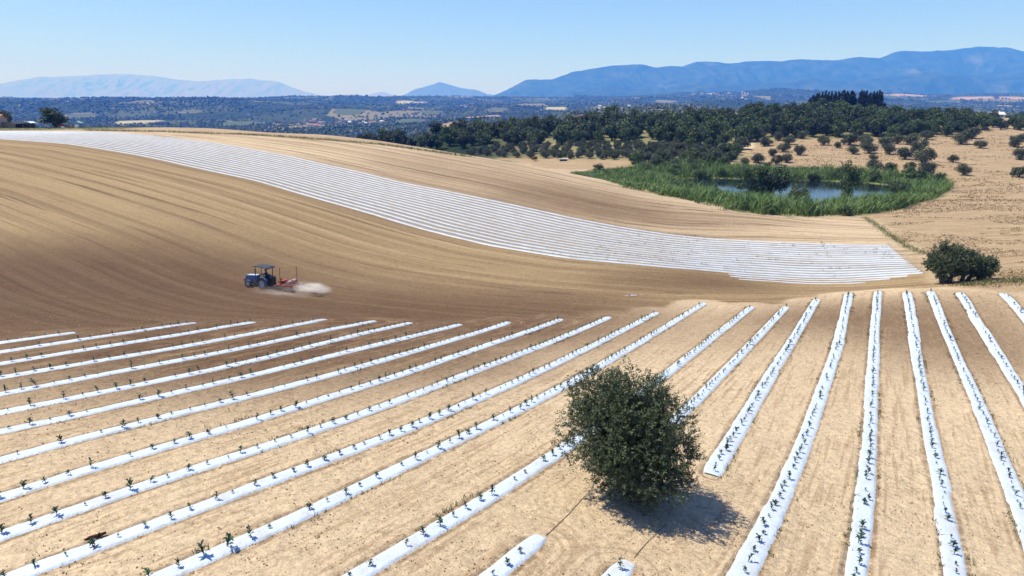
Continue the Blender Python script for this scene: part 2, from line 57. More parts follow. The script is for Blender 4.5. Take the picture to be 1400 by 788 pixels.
RANGES={"far":[32000,[[-27306,395],[-24051,611],[-22413,796],[-20764,1072],[-19476,1133],[-17866,1225],[-17226,1240],[-15641,1164],[-14702,1011],[-13111,949],[-11506,1011],[-10241,857],[-9307,518],[-8361,271],[-7077,240],[-6430,302],[-5942,426],[-5619,457],[-5303,333],[-4985,271],[-3219,146]]],"mid":[20000,[[-3924,80],[-3115,197],[-2809,313],[-2404,429],[-2000,544],[-1602,467],[-1003,332],[-562,216],[0,139],[805,100]]],"near":[11500,[[-694,44],[-370,111],[-115,200],[58,300],[230,366],[632,377],[1031,498],[1600,596],[2056,607],[2287,575],[2687,580],[2910,656],[3426,629],[3653,640],[3994,662],[4224,640],[4506,667],[4679,651],[4966,640],[5356,716],[5644,694],[5860,781],[6257,792],[6482,803],[6655,792],[7097,867],[7612,846],[7967,770],[8891,705],[10051,618]]],"front":[9500,[[-96,22],[382,96],[953,169],[1428,206],[1905,169],[2471,261],[2947,243],[3419,279],[3890,316],[4369,279],[4929,352],[5397,388],[5972,352],[6627,397],[7583,352],[8544,297]]]}

# ---------------------------------------------------------------- terrain
# thin-plate surface through surveyed spot heights (metres): one set for the
# farm itself, one for the open country beyond it
def _r2log(A, B, sc):
    r2 = ((A[:, None, :] - B[None, :, :]) ** 2).sum(-1) / sc ** 2
    return np.where(r2 > 1e-12, .5 * r2 * np.log(r2 + 1e-30), 0.)
class Plate:
    def __init__(s, pts, sc, lam):
        s.p = np.array(pts, float); s.sc = sc; n = s.n = len(s.p)
        A = np.zeros((n + 3, n + 3))
        A[:n, :n] = _r2log(s.p[:, :2], s.p[:, :2], sc) + lam * np.eye(n)
        A[:n, n] = 1; A[:n, n + 1:] = s.p[:, :2] / sc; A[n:, :n] = A[:n, n:].T
        s.w = np.linalg.solve(A, np.r_[s.p[:, 2], 0, 0, 0])
    def __call__(s, x, y):
        X = np.stack([x, y], -1).reshape(-1, 2); out = np.empty(len(X))
        for i in range(0, len(X), 20000):
            B = X[i:i + 20000]
            out[i:i + 20000] = _r2log(B, s.p[:, :2], s.sc) @ s.w[:s.n] + s.w[s.n] + B / s.sc @ s.w[s.n + 1:]
        return out.reshape(np.shape(x))
def _hash(ix, iy, seed):
    h = (ix.astype(np.int64) * 374761393 + iy.astype(np.int64) * 668265263 + seed * 974711) & 0x7fffffff
    h = ((h ^ (h >> 13)) * 1274126177) & 0x7fffffff
    return ((h ^ (h >> 16)) & 0xffff) / 65535.
def vnoise(x, y, seed=0):
    ix = np.floor(x); iy = np.floor(y); fx = x - ix; fy = y - iy
    fx = fx * fx * fx * (fx * (fx * 6 - 15) + 10); fy = fy * fy * fy * (fy * (fy * 6 - 15) + 10)
    a = _hash(ix, iy, seed); b = _hash(ix + 1, iy, seed); c = _hash(ix, iy + 1, seed); d = _hash(ix + 1, iy + 1, seed)
    return a + (b - a) * fx + (c - a) * fy + (a - b - c + d) * fx * fy
def fbm(x, y, seed=0, octv=4, gain=.5):
    t = 0; a = 1; s = 0
    for o in range(octv):
        t = t + a * (vnoise(x, y, seed + o * 17) - .5); s += a; a *= gain
        x = x * 2.03 + 13.1; y = y * 2.03 + 7.7
    return t / s * 2
def sstep(a, b, x):
    t = np.clip((x - a) / (b - a), 0, 1); return t * t * (3 - 2 * t)
farm = Plate(FARM_PTS, 100., 3e-4)
country = Plate(COUNTRY_PTS, 2000., 1e-4)
def seg_dist(x, y, L):                                      # distance and side of points to a polyline
    best = np.full(len(x), 1e9); side = np.zeros(len(x)); L = np.asarray(L, float)
    for (ax, ay), (bx, by) in zip(L[:-1], L[1:]):
        dx, dy = bx - ax, by - ay; l2 = dx * dx + dy * dy
        t = np.clip(((x - ax) * dx + (y - ay) * dy) / l2, 0, 1)
        ex = x - ax - t * dx; ey = y - ay - t * dy; d2 = ex * ex + ey * ey
        k = d2 < best; best = np.where(k, d2, best); side = np.where(k, np.sign(dx * (y - ay) - dy * (x - ax)), side)
    return np.sqrt(best), side
def poly_mask(x, y, P, wd):
    P = np.asarray(P, float); out = np.zeros(len(x)); m = wd * 2
    k = (x > P[:, 0].min() - m) & (x < P[:, 0].max() + m) & (y > P[:, 1].min() - m) & (y < P[:, 1].max() + m)
    if not k.any(): return out
    X = x[k]; Y = y[k]; ins = np.zeros(len(X), bool); Q = np.roll(P, -1, axis=0)
    for (ax, ay), (bx, by) in zip(P, Q):
        if ay != by: ins ^= ((ay > Y) != (by > Y)) & (X < (bx - ax) * (Y - ay) / (by - ay) + ax)
    dd, _ = seg_dist(X, Y, np.vstack([P, P[:1]])); out[k] = sstep(-wd, wd, np.where(ins, dd, -dd)); return out
def H(x, y):
    x = np.asarray(x, float); y = np.asarray(y, float)
    n = farm(np.clip(x, -190, 350), np.clip(y, 8, 530))
    r = np.hypot(x, y)
    k = sstep(440, 640, r)
    yy = np.clip(y, 300, 9000)
    f = country(np.clip(x, -9000, 9000), yy)
    amp = np.clip((r - 500) / 2500, 0, 1)
    f = f + amp * (34 * fbm(x / 1100, y / 800, 5, 4) - 34 * np.abs(fbm(x / 900, y / 620, 9, 3)) + 8)
    f = f - np.clip(r - 9000, 0, 4000) * .02
    z = n * (1 - k) + f * k
    q = z.ravel().copy(); X = x.ravel(); Y = y.ravel()
    a = poly_mask(X, Y, REED, 2.); q = q + a * (np.maximum(q, 1.0) - q)      # the pond's banks and bed
    b = poly_mask(X, Y, WATERP, 1.2); q = q * (1 - b) - .4 * b
    return q.reshape(z.shape)

rng = np.random.default_rng(7); rnd = random.Random(11)

# ---------------------------------------------------------------- node helper
class NT:
    def __init__(s, name):
        s.m = bpy.data.materials.new(name); s.m.use_nodes = True; s.t = s.m.node_tree
        s.b = s.t.nodes['Principled BSDF']; s.out = s.t.nodes['Material Output']
    def n(s, ty, **k):
        q = s.t.nodes.new('ShaderNode' + ty)
        for a, v in k.items(): setattr(q, a, v)
        return q
    def put(s, sock, v):
        if hasattr(v, 'is_output'): s.t.links.new(v, sock)
        elif isinstance(v, (tuple, list)) and len(v) == 3 and sock.type == 'RGBA': sock.default_value = (*v, 1)
        else: sock.default_value = v
    def math(s, op, a, b=0., c=0., clamp=False):
        q = s.n('Math', operation=op, use_clamp=clamp)
        s.put(q.inputs[0], a); s.put(q.inputs[1], b); s.put(q.inputs[2], c); return q.outputs[0]
    def mix(s, f, a, b, mode='MIX'):
        q = s.n('Mix', data_type='RGBA', blend_type=mode); q.clamp_factor = True
        s.put(q.inputs[0], f); s.put(q.inputs[6], a); s.put(q.inputs[7], b); return q.outputs[2]
    def mul(s, col, f):                                     # colour * scalar
        q = s.n('VectorMath', operation='SCALE'); s.put(q.inputs[0], col); s.put(q.inputs[3], f); return q.outputs[0]
    def noise(s, vec, scale, detail=4., rough=.55, dist=0.):
        q = s.n('TexNoise'); s.put(q.inputs['Vector'], vec); q.inputs['Scale'].default_value = scale
        q.inputs['Detail'].default_value = detail; q.inputs['Roughness'].default_value = rough
        q.inputs['Distortion'].default_value = dist; return q.outputs[0]
    def attr(s, name): return s.n('Attribute', attribute_name=name).outputs['Fac']
    def step(s, v, a, b):
        q = s.n('MapRange', interpolation_type='SMOOTHSTEP'); s.put(q.inputs[0], v)
        q.inputs[1].default_value = a; q.inputs[2].default_value = b; return q.outputs[0]
    def xyz(s, a, b, c):
        q = s.n('CombineXYZ'); s.put(q.inputs[0], a); s.put(q.inputs[1], b); s.put(q.inputs[2], c); return q.outputs[0]
    def sep(s, v):
        q = s.n('SeparateXYZ'); s.put(q.inputs[0], v); return q.outputs
    def pos(s): return s.n('NewGeometry').outputs['Position']
    def isl(s): return s.n('NewGeometry').outputs['Random Per Island']
    def orand(s): return s.n('ObjectInfo').outputs['Random']
    def bump(s, h, strength, dist):
        q = s.n('Bump'); s.put(q.inputs['Height'], h); q.inputs['Strength'].default_value = strength
        q.inputs['Distance'].default_value = dist; s.t.links.new(q.outputs[0], s.b.inputs['Normal'])
    def base(s, c, rough=.8, spec=.2, metal=0.):
        s.put(s.b.inputs['Base Color'], c); s.put(s.b.inputs['Roughness'], rough)
        s.put(s.b.inputs['Specular IOR Level'], spec); s.put(s.b.inputs['Metallic'], metal); return s.m

def paint(name, c, rough=.5, spec=.4, metal=0., var=.25, scale=6.):
    t = NT(name); k = t.noise(t.n('TexCoord').outputs['Object'], scale, 5)
    dirt = t.mix(t.math('MULTIPLY', t.step(k, .5, .8), var), c, (.30, .22, .14))
    return t.base(dirt, rough, spec, metal)

def leaf_mat(name, c0, c1, c2, spec=.25, rough=.55, tscale=.0, back=None, tree=.35):
    t = NT(name); r = t.isl(); o = t.orand()
    c = t.mix(r, c0, c1)
    c = t.mix(t.step(t.noise(t.n('TexCoord').outputs['Object'], .9, 3), .45, .7), c, c2)
    c = t.mul(c, t.math('MULTIPLY_ADD', o, tree * 2, 1 - tree))
    if back: c = t.mix(t.math('MULTIPLY', t.n('NewGeometry').outputs['Backfacing'], .6), c, back)
    m = t.base(c, rough, spec)
    if tscale:
        tr = t.n('BsdfTranslucent'); t.put(tr.inputs[0], c)
        ms = t.n('MixShader'); ms.inputs[0].default_value = tscale
        t.t.links.new(t.b.outputs[0], ms.inputs[1]); t.t.links.new(tr.outputs[0], ms.inputs[2]); t.t.links.new(ms.outputs[0], t.out.inputs[0])
    return m

# ---------------------------------------------------------------- object helpers
def link(name, me, m=None, parent=None):
    o = bpy.data.objects.new(name, me); C.objects.link(o)
    if m is not None:
        for q in (m if isinstance(m, (list, tuple)) else [m]): me.materials.append(q)
    if parent is not None: o.parent = parent
    return o
def tag(o, label=None, cat=None, group=None, kind=None):
    if label: o['label'] = label
    if cat: o['category'] = cat
    if group: o['group'] = group
    if kind: o['kind'] = kind
    return o
def empty(name, loc, rz=0., sc=1.):
    o = bpy.data.objects.new(name, None); C.objects.link(o); o.location = loc; o.rotation_euler = (0, 0, rz)
    o.scale = (sc, sc, sc) if not isinstance(sc, tuple) else sc; o.empty_display_size = .3; return o
def np_mesh(name, V, F, smooth=False, mi=None):
    V = np.asarray(V, np.float32); F = np.asarray(F, np.int32); me = bpy.data.meshes.new(name)
    k = F.shape[1]
    me.vertices.add(len(V)); me.vertices.foreach_set('co', V.ravel())
    me.loops.add(F.size); me.loops.foreach_set('vertex_index', F.ravel())
    me.polygons.add(len(F)); me.polygons.foreach_set('loop_start', np.arange(0, F.size, k, dtype=np.int32))
    me.polygons.foreach_set('loop_total', np.full(len(F), k, np.int32))
    if mi is not None: me.polygons.foreach_set('material_index', np.asarray(mi, np.int32))
    me.polygons.foreach_set('use_smooth', np.full(len(F), bool(smooth)))
    me.update(calc_edges=True); return me
class MB:                                                   # small bmesh collector for hard-surface parts
    def __init__(s): s.b = bmesh.new()
    def box(s, c, d, bev=.0, rot=None, taper=1.):
        r = bmesh.ops.create_cube(s.b, size=1)['verts']
        for v in r:
            k = taper if v.co.z > 0 else 1
            v.co = Vector((v.co.x * d[0] * k, v.co.y * d[1] * k, v.co.z * d[2]))
        if bev:
            e = list({e for v in r for e in v.link_edges}); r = bmesh.ops.bevel(s.b, geom=e, offset=bev, segments=2, affect='EDGES')['verts']
        for v in set(r):
            if rot is not None: v.co = rot @ v.co
            v.co += Vector(c)
        return s
    def cyl(s, p, q, r0, r1=None, n=12, caps=True):
        p = Vector(p); q = Vector(q); a = q - p; r1 = r0 if r1 is None else r1
        M = Matrix.Translation((p + q) / 2) @ a.to_track_quat('Z', 'Y').to_matrix().to_4x4()
        bmesh.ops.create_cone(s.b, cap_ends=caps, segments=n, radius1=r0, radius2=r1, depth=a.length, matrix=M); return s
    def prism(s, pts, y0, y1):                              # side outline (x, z) pushed across y
        a = [s.b.verts.new((x, y0, z)) for x, z in pts]; b = [s.b.verts.new((x, y1, z)) for x, z in pts]; n = len(pts)
        s.b.faces.new(a); s.b.faces.new(b[::-1])
        for i in range(n): s.b.faces.new((a[i], b[i], b[(i + 1) % n], a[(i + 1) % n]))
        return s
    def ring(s, c, R, r, wd, n=24):                         # tyre: lathe about the y axis
        prof = [(R - r, -wd / 2), (R - r * .25, -wd / 2), (R, -wd * .36), (R, wd * .36), (R - r * .25, wd / 2), (R - r, wd / 2)]
        vs = [[s.b.verts.new((c[0] + pr * math.cos(a), c[1] + py, c[2] + pr * math.sin(a))) for pr, py in prof]
              for a in [2 * math.pi * i / n for i in range(n)]]
        for i in range(n):
            for j in range(len(prof)):
                k = (j + 1) % len(prof); s.b.faces.new((vs[i][j], vs[(i + 1) % n][j], vs[(i + 1) % n][k], vs[i][k]))
        return s
    def build(s, name, m, parent=None, smooth=False):
        bmesh.ops.recalc_face_normals(s.b, faces=s.b.faces); me = bpy.data.meshes.new(name); s.b.to_mesh(me); s.b.free()
        if smooth: me.polygons.foreach_set('use_smooth', [True] * len(me.polygons))
        return link(name, me, m, parent)
def tube(paths, n=7):                                       # list of (points, radii) -> one mesh data
    V = []; F = []
    for P, R in paths:
        P = np.array(P, float); o = len(V); T = np.gradient(P, axis=0)
        for p, t, r in zip(P, T, R):
            t = t / (np.linalg.norm(t) + 1e-9); a = np.cross(t, (0, 0, 1.) if abs(t[2]) < .9 else (1., 0, 0)); a /= np.linalg.norm(a); b = np.cross(t, a)
            for k in range(n):
                an = 2 * math.pi * k / n; V.append(p + r * (math.cos(an) * a + math.sin(an) * b))
        for i in range(len(P) - 1):
            for k in range(n):
                k2 = (k + 1) % n; F.append((o + i * n + k, o + i * n + k2, o + (i + 1) * n + k2, o + (i + 1) * n + k))
    return np.array(V), np.array(F)
def nrm_at(x, y, e=1.):
    return Vector((float(H(x - e, y) - H(x + e, y)) / (2 * e), float(H(x, y - e) - H(x, y + e)) / (2 * e), 1)).normalized()
def Hz(x, y): return float(H(x, y))

# ---------------------------------------------------------------- the ground: one sheet to the horizon
BASE = np.array(BAND)[:, :2]; TOP = np.array(BAND)[:, 2:]
if np.hypot(*(BASE[-1] - (44.95, 74.66))) > 2: BASE = np.vstack([BASE, (44.95, 74.66)]); TOP = np.vstack([TOP, (51.71, 94.67)])
def resample(P, step):
    P = np.asarray(P, float); s = np.r_[0, np.cumsum(np.hypot(*np.diff(P[:, :2], axis=0).T))]; n = max(3, int(s[-1] / step) + 1)
    q = np.linspace(0, s[-1], n); R = np.stack([np.interp(q, s, P[:, i]) for i in range(P.shape[1])], 1)
    for _ in range(int(1.5 / step) + 1):
        R[1:-1] = .25 * R[:-2] + .5 * R[1:-1] + .25 * R[2:]
    return R
STR = [(k, resample(p, .3)) for k, p in STRIPS]
STRAW = STRAW_EDGE + [[120, 20], [420, 60], [420, 480], [165, 480], [105, 300], [72, 232], [60, 200], [70, 150]]
STUBBLE = STUB2 + [[-8, 171], [-16, 182], [-36, 200], [-58, 218], [-85, 236], [-160, 246], [-160, 232]]
ang = np.r_[np.linspace(-46, 46, 600)[:-1], np.linspace(46, 314, 82)[:-1]]
rad = [2., 6., 10., 13.]
while rad[-1] < 33500:
    r = rad[-1]; rad.append(r + (max(.17, r * .005) if r < 260 else r * .010 if r < 700 else r * .015))
rad = np.array(rad); na, nr = len(ang), len(rad)
A_, R_ = np.meshgrid(np.radians(ang), rad)
gx = (R_ * np.sin(A_)).ravel(); gy = (R_ * np.cos(A_)).ravel(); gz = H(gx, gy); gr = R_.ravel()
front = (np.abs(np.degrees(A_.ravel())) < 46.1)
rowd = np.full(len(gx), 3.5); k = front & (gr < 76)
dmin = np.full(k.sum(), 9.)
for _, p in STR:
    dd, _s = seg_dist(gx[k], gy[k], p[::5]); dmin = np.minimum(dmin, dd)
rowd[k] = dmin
fur = np.zeros(len(gx)); k = (np.abs(np.degrees(A_.ravel())) < 60) & (gr < 300) & (gr > 25)
EXT = np.vstack([BASE[0] + (BASE[0] - BASE[4]) * 4, BASE, BASE[-1] + (BASE[-1] - BASE[-4]) * 4])
dd, sg = seg_dist(gx[k], gy[k], EXT); fur[k] = dd * sg
near_k = front & (gr < 130)
wig = fbm(gx / 6, gy / 6, 3, 3) * np.clip(gr / 30, .6, 6)
straw = np.maximum.reduce([poly_mask(gx + wig, gy + wig, STRAW, 1.2), poly_mask(gx + wig, gy, DRY2, 2.), .8 * poly_mask(gx, gy + .4 * wig, STUBBLE, 1.2)])
green = np.maximum.reduce([poly_mask(gx + wig, gy + wig, REED, 1.5), .85 * poly_mask(gx + 2 * wig, gy, FOREST, 8), .75 * poly_mask(gx + wig, gy, ORCH, 5), .9 * poly_mask(gx + 2 * wig, gy + wig, GREEN2, 5)])
dd, _s = seg_dist(gx, gy, STUB2); green = np.maximum(green, .7 * np.exp(-(dd / .8) ** 2))
dd, _s = seg_dist(gx, gy, DITCH); green = np.maximum(green, .55 * np.exp(-(dd / .7) ** 2))
green = np.maximum(green, .75 * sstep(202, 206, gy) * sstep(-104, -118, gx) * sstep(250, 238, gy))
hill = sstep(2.2, 3.2, rowd) * (1 - straw) * sstep(300, 250, gr) * sstep(30, 40, gr)
brown = np.zeros(len(gx))
for bx, by, br, ba in BROWN:
    q = ba * np.exp(-((gx - bx) ** 2 + (gy - by) ** 2) / (br * br)); brown = brown + q - brown * q
wild = np.maximum(sstep(430, 520, gr), sstep(236, 262, gy) * sstep(20, -20, gx) * (1 - np.clip(straw, 0, 1)))
band = poly_mask(gx, gy, np.vstack([BASE, TOP[::-1]]), 1.)
field = np.zeros(len(gx)); tone = np.zeros(len(gx))
for fx, fy, rx, ry, tn in FF:
    q = sstep(1.15, .85, np.hypot((gx - fx) / rx, (gy - fy) / ry) + .35 * fbm(gx / 60, gy / 90, 21, 2))
    tone = np.where(q > field, tn, tone); field = np.maximum(field, q)
# furrow relief and clods in the mesh itself
gz = gz + hill * .05 * np.sin(fur * 2 * math.pi / 1.6 + 1.5 * fbm(gx / 9, gy / 9, 4, 2)) * sstep(130, 70, gr)
cl = near_k * sstep(75, 40, gr) * (.12 + .88 * sstep(.38, .62, rowd))
gz = gz + cl * (.035 * fbm(gx / .5, gy / .5, 31, 3) + .03 * fbm(gx / 2.2, gy / 2.2, 33, 2))
gz = gz + cl * .05 * np.exp(-((rowd - .55) / .13) ** 2) * (.5 + fbm(gx / .7, gy / .7, 41, 2))
i = np.arange(nr - 1)[:, None] * na; j = np.arange(na)[None, :]; j2 = (j + 1) % na
F = np.stack([i + j, i + na + j, i + na + j2, i + j2], -1).reshape(-1, 4)[:, ::-1]
V = np.stack([gx, gy, gz], 1)
gm = np_mesh("ground", V, F, True)
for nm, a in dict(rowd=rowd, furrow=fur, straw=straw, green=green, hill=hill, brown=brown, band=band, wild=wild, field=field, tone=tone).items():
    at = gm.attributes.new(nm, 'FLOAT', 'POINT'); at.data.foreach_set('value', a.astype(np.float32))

t = NT("soil_and_grass"); P = t.pos(); px, py, pz = t.sep(P)
n_big = t.noise(P, .06, 5); n_mid = t.noise(P, .7, 5, .6); n_fine = t.noise(P, 5., 6, .7); n_clod = t.noise(P, 16., 3, .65)
br = t.math('ADD', t.attr('brown'), t.math('MULTIPLY', t.math('SUBTRACT', n_big, .5), .5), clamp=True)
soil = t.mix(br, (.475, .37, .245), (.105, .062, .035))
soil = t.mix(t.math('MULTIPLY', t.step(n_mid, .45, .80), .28), soil, (.36, .265, .165))
hl = t.attr('hill'); fu = t.attr('furrow'); rd = t.attr('rowd')
al = t.math('MULTIPLY', t.math('ADD', px, py), .02)
st1 = t.noise(t.xyz(t.math('MULTIPLY', fu, .62), al, 0.), 1., 4, .6)
st2 = t.noise(t.xyz(t.math('MULTIPLY', fu, .22), al, 4.), 1., 3, .5)
st3 = t.noise(t.xyz(t.math('MULTIPLY', fu, 1.0), t.math('MULTIPLY', al, 4.), 9.), 1., 3, .6)
soil = t.mix(t.math('MULTIPLY', t.math('MULTIPLY', hl, t.step(fu, 22., -2.)), .8), soil, t.mix(br, (.238, .166, .078), (.088, .051, .029)))
lines = t.math('MULTIPLY', hl, t.math('ADD', t.math('MULTIPLY', t.step(st1, .54, .38), .62), t.math('MULTIPLY', t.step(st2, .35, .65), .25)))
soil = t.mix(t.math('MULTIPLY', lines, .8), soil, (.15, .098, .058))
soil = t.mix(t.math('MULTIPLY', hl, t.math('MULTIPLY', t.step(st3, .585, .64), .75)), soil, (.11, .07, .042))
soil = t.mix(t.math('MULTIPLY', hl, t.math('MULTIPLY', t.step(st1, .58, .66), t.math('MULTIPLY_ADD', br, -.45, .5))), soil, (.36, .27, .165))
soil = t.mix(t.math('MULTIPLY', t.attr('band'), .75), soil, (.25, .225, .195))
# wheel ways and turned, shade-darkened edges between the mulch strips
rs = t.noise(t.xyz(t.math('MULTIPLY', rd, 5.), t.math('MULTIPLY', px, .25), t.math('MULTIPLY', py, .25)), 1., 4, .6)
fg = t.step(rd, 2.8, 1.9)
soil = t.mix(t.math('MULTIPLY', fg, t.math('MULTIPLY', t.step(rs, .50, .36), .55)), soil, (.27, .18, .105))
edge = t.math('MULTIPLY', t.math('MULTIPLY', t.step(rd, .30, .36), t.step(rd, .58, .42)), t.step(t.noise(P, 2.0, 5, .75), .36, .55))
soil = t.mix(t.math('MULTIPLY', edge, .65), soil, (.12, .082, .050))  # dark turned soil plus the painted shade line beside the film
# dry grass field
sx = t.noise(t.xyz(t.math('MULTIPLY', px, .12), t.math('MULTIPLY', py, .45), 0.), 1., 6, .65)
strw = t.mix(t.step(sx, .35, .65), (.345, .262, .160), (.27, .19, .115))
strw = t.mix(t.math('MULTIPLY', t.step(n_big, .55, .7), .5), strw, (.30, .20, .105))
strw = t.mix(t.math('MULTIPLY', t.step(t.noise(P, .11, 5, .7), .60, .72), .35), strw, (.27, .235, .10))
strw = t.mix(t.math('MULTIPLY', t.step(n_mid, .55, .7), .5), strw, (.22, .155, .095))
sx2 = t.noise(t.xyz(t.math('ADD', t.math('MULTIPLY', px, .05), t.math('MULTIPLY', py, .02)), t.math('MULTIPLY', py, .9), 3.), 1., 6, .7)
strw = t.mix(t.math('MULTIPLY', t.step(sx2, .54, .66), .5), strw, (.235, .16, .095))
strw = t.mix(t.math('MULTIPLY', t.step(sx2, .42, .34), .4), strw, (.43, .33, .21))
col = t.mix(t.attr('straw'), soil, strw)
grs = t.mix(t.step(n_mid, .35, .7), (.085, .105, .035), (.19, .18, .075))
col = t.mix(t.attr('green'), col, grs)
# the open country: woods, with fields between
vor = t.n('TexVoronoi'); t.put(vor.inputs['Vector'], t.xyz(t.math('MULTIPLY', px, .0052), t.math('MULTIPLY', py, .0030), 0.)); vor.inputs['Scale'].default_value = 1.
cell = t.sep(vor.outputs['Color'])[0]
wd = t.mix(t.step(t.noise(P, .02, 6, .7), .35, .65), (.014, .026, .013), (.032, .045, .020))
wd = t.mix(t.math('MULTIPLY', t.step(cell, .70, .76), .6), wd, (.085, .10, .042))
wd = t.mix(t.math('MULTIPLY', t.step(cell, .91, .94), .7), wd, (.20, .17, .10))
tn = t.attr('tone')
fc = t.mix(t.step(tn, .2, .6), (.34, .30, .17), (.31, .22, .15)); fc = t.mix(t.step(tn, 1.3, 1.8), fc, (.075, .095, .045))
wd = t.mix(t.attr('field'), wd, fc)
col = t.mix(t.attr('wild'), col, wd)
n_gr = t.noise(P, 1.9, 5, .75)
grain = t.math('ADD', t.math('MULTIPLY', t.step(n_gr, .1, .9), .55), t.math('ADD', t.math('MULTIPLY', t.step(n_fine, .28, .72), .75), t.math('MULTIPLY', t.step(n_clod, .25, .75), .55)))
vg = t.n('TexVoronoi'); t.put(vg.inputs['Vector'], P); vg.inputs['Scale'].default_value = 15.; g1 = t.sep(vg.outputs['Color'])[0]
vh = t.n('TexVoronoi'); t.put(vh.inputs['Vector'], P); vh.inputs['Scale'].default_value = 4.2; g2 = t.sep(vh.outputs['Color'])[1]
grain = t.math('ADD', grain, t.math('ADD', t.math('MULTIPLY', g1, .42), t.math('MULTIPLY', t.step(g2, .0, .25), .30)))
col = t.mul(col, t.math('MULTIPLY_ADD', grain, .52, .27))
t.base(col, .95, .08)
t.bump(t.math('ADD', t.math('MULTIPLY', n_fine, .8), t.math('ADD', t.math('MULTIPLY', n_clod, .5), t.math('MULTIPLY', n_mid, .25))), .9, .08)
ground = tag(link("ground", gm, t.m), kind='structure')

# ---------------------------------------------------------------- mountain ranges
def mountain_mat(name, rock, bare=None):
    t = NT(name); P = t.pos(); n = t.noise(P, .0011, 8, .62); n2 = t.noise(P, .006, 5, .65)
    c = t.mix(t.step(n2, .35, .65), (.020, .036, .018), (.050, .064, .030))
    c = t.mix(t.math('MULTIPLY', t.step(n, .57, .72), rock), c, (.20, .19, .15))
    if bare: c = t.mix(.8, c, bare)  # pale haze of distance mixed into the surface colour
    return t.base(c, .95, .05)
def mountains(key, name, depth, seed, m, gul):
    Rk, prof = RANGES[key]; pr = np.array(prof, float); n = 700; mt = 90
    xs = np.linspace(pr[0, 0], pr[-1, 0], n); hs = np.interp(xs, pr[:, 0], pr[:, 1])
    for _ in range(1): hs[1:-1] = .25 * hs[:-2] + .5 * hs[1:-1] + .25 * hs[2:]
    tt = np.linspace(-1, 1, mt); X, T = np.meshgrid(xs, tt); Hh = np.tile(hs, (mt, 1)); b = -70.
    sw = T * (1 + .25 * fbm(X / 2600, T * 0 + 3.3, seed, 2))
    spur = np.abs(fbm(X / 1100 + T * .5, T * 1.1, seed + 3, 5)); small = fbm(X / 500, T * 4, seed + 8, 4)
    fall = np.clip(1 - np.abs(sw) ** 1.15, 0, 1)
    aw = np.clip(np.abs(T) * 3, 0, 1)
    Z = b + (Hh - b) * fall * (1 - gul * aw * (1.25 * spur + .3 * small + .06)) + Rk / 450 * fbm(X / (Rk / 40), T * 6, seed + 5, 4) * fall
    Y = Rk + T * depth + 300 * fbm(X / 3000, T, seed + 11, 2)
    i = np.arange(mt - 1)[:, None] * n; j = np.arange(n - 1)[None, :]
    F = np.stack([i + j, i + j + 1, i + n + j + 1, i + n + j], -1).reshape(-1, 4)
    me = np_mesh(name, np.stack([X, Y, Z], -1).reshape(-1, 3), F, True)
    return tag(link(name, me, m), kind='structure')
MM = mountain_mat("wooded_mountain", .55)
mountains('far', "mountains", 4200, 3, mountain_mat("haze_pale_mountain", .3, (.26, .165, .19)), .5)  # far and mid ranges carry haze paleness in their own colour
mountains('mid', "mountains", 2400, 5, mountain_mat("half_haze_pale_mountain", .3, (.10, .075, .07)), .5)
mountains('near', "mountains", 2200, 7, MM, .8)
mountains('front', "mountains", 1300, 9, MM, .85)

# ---------------------------------------------------------------- pond
rp = np.array(REED); cen = rp.mean(0); wp = cen + (rp - cen) * .985
me = bpy.data.meshes.new("water"); me.from_pydata([(x, y, .75) for x, y in wp], [], [list(range(len(wp)))])
t = NT("pond_water"); P = t.pos()
t.base((.010, .016, .018), .05, .16); t.bump(t.noise(P, 2.2, 4), .12, .03)
tag(link("water", me, t.m), kind='structure')

# ---------------------------------------------------------------- plastic mulch
t = NT("white_film"); P = t.pos()
d1 = t.noise(P, 1.1, 6, .7); d2 = t.noise(P, 9., 4, .6)
c = t.mix(t.math('MULTIPLY', t.step(d1, .40, .72), .75), (.485, .56, .65), (.40, .40, .39))
c = t.mix(t.math('MULTIPLY', t.step(t.noise(P, 28., 3, .7), .60, .70), .18), c, (.30, .25, .18))
eg = t.attr('edge')
c = t.mix(t.math('MULTIPLY', t.step(d2, .58, .68), t.math('MULTIPLY_ADD', t.math('POWER', eg, 3.), .75, .3)), c, (.33, .25, .16))
c = t.mix(t.math('MULTIPLY', t.step(t.math('ADD', t.noise(P, 3., 5, .7), t.math('MULTIPLY', t.math('POWER', eg, 6.), .28)), .66, .76), .75), c, (.38, .285, .18))
FILM = t.base(c, .42, .35); t.bump(t.math('ADD', t.math('MULTIPLY', d2, .4), t.math('MULTIPLY', t.noise(P, 3.5, 3, .55, 1.), 1.4)), .45, .06)
t = NT("white_film_old"); P = t.pos()
d1 = t.noise(P, .5, 6, .7)
c = t.mix(t.math('MULTIPLY', t.step(d1, .40, .70), .7), (.43, .485, .56), (.31, .31, .31))
FILM2 = t.base(c, .42, .3)
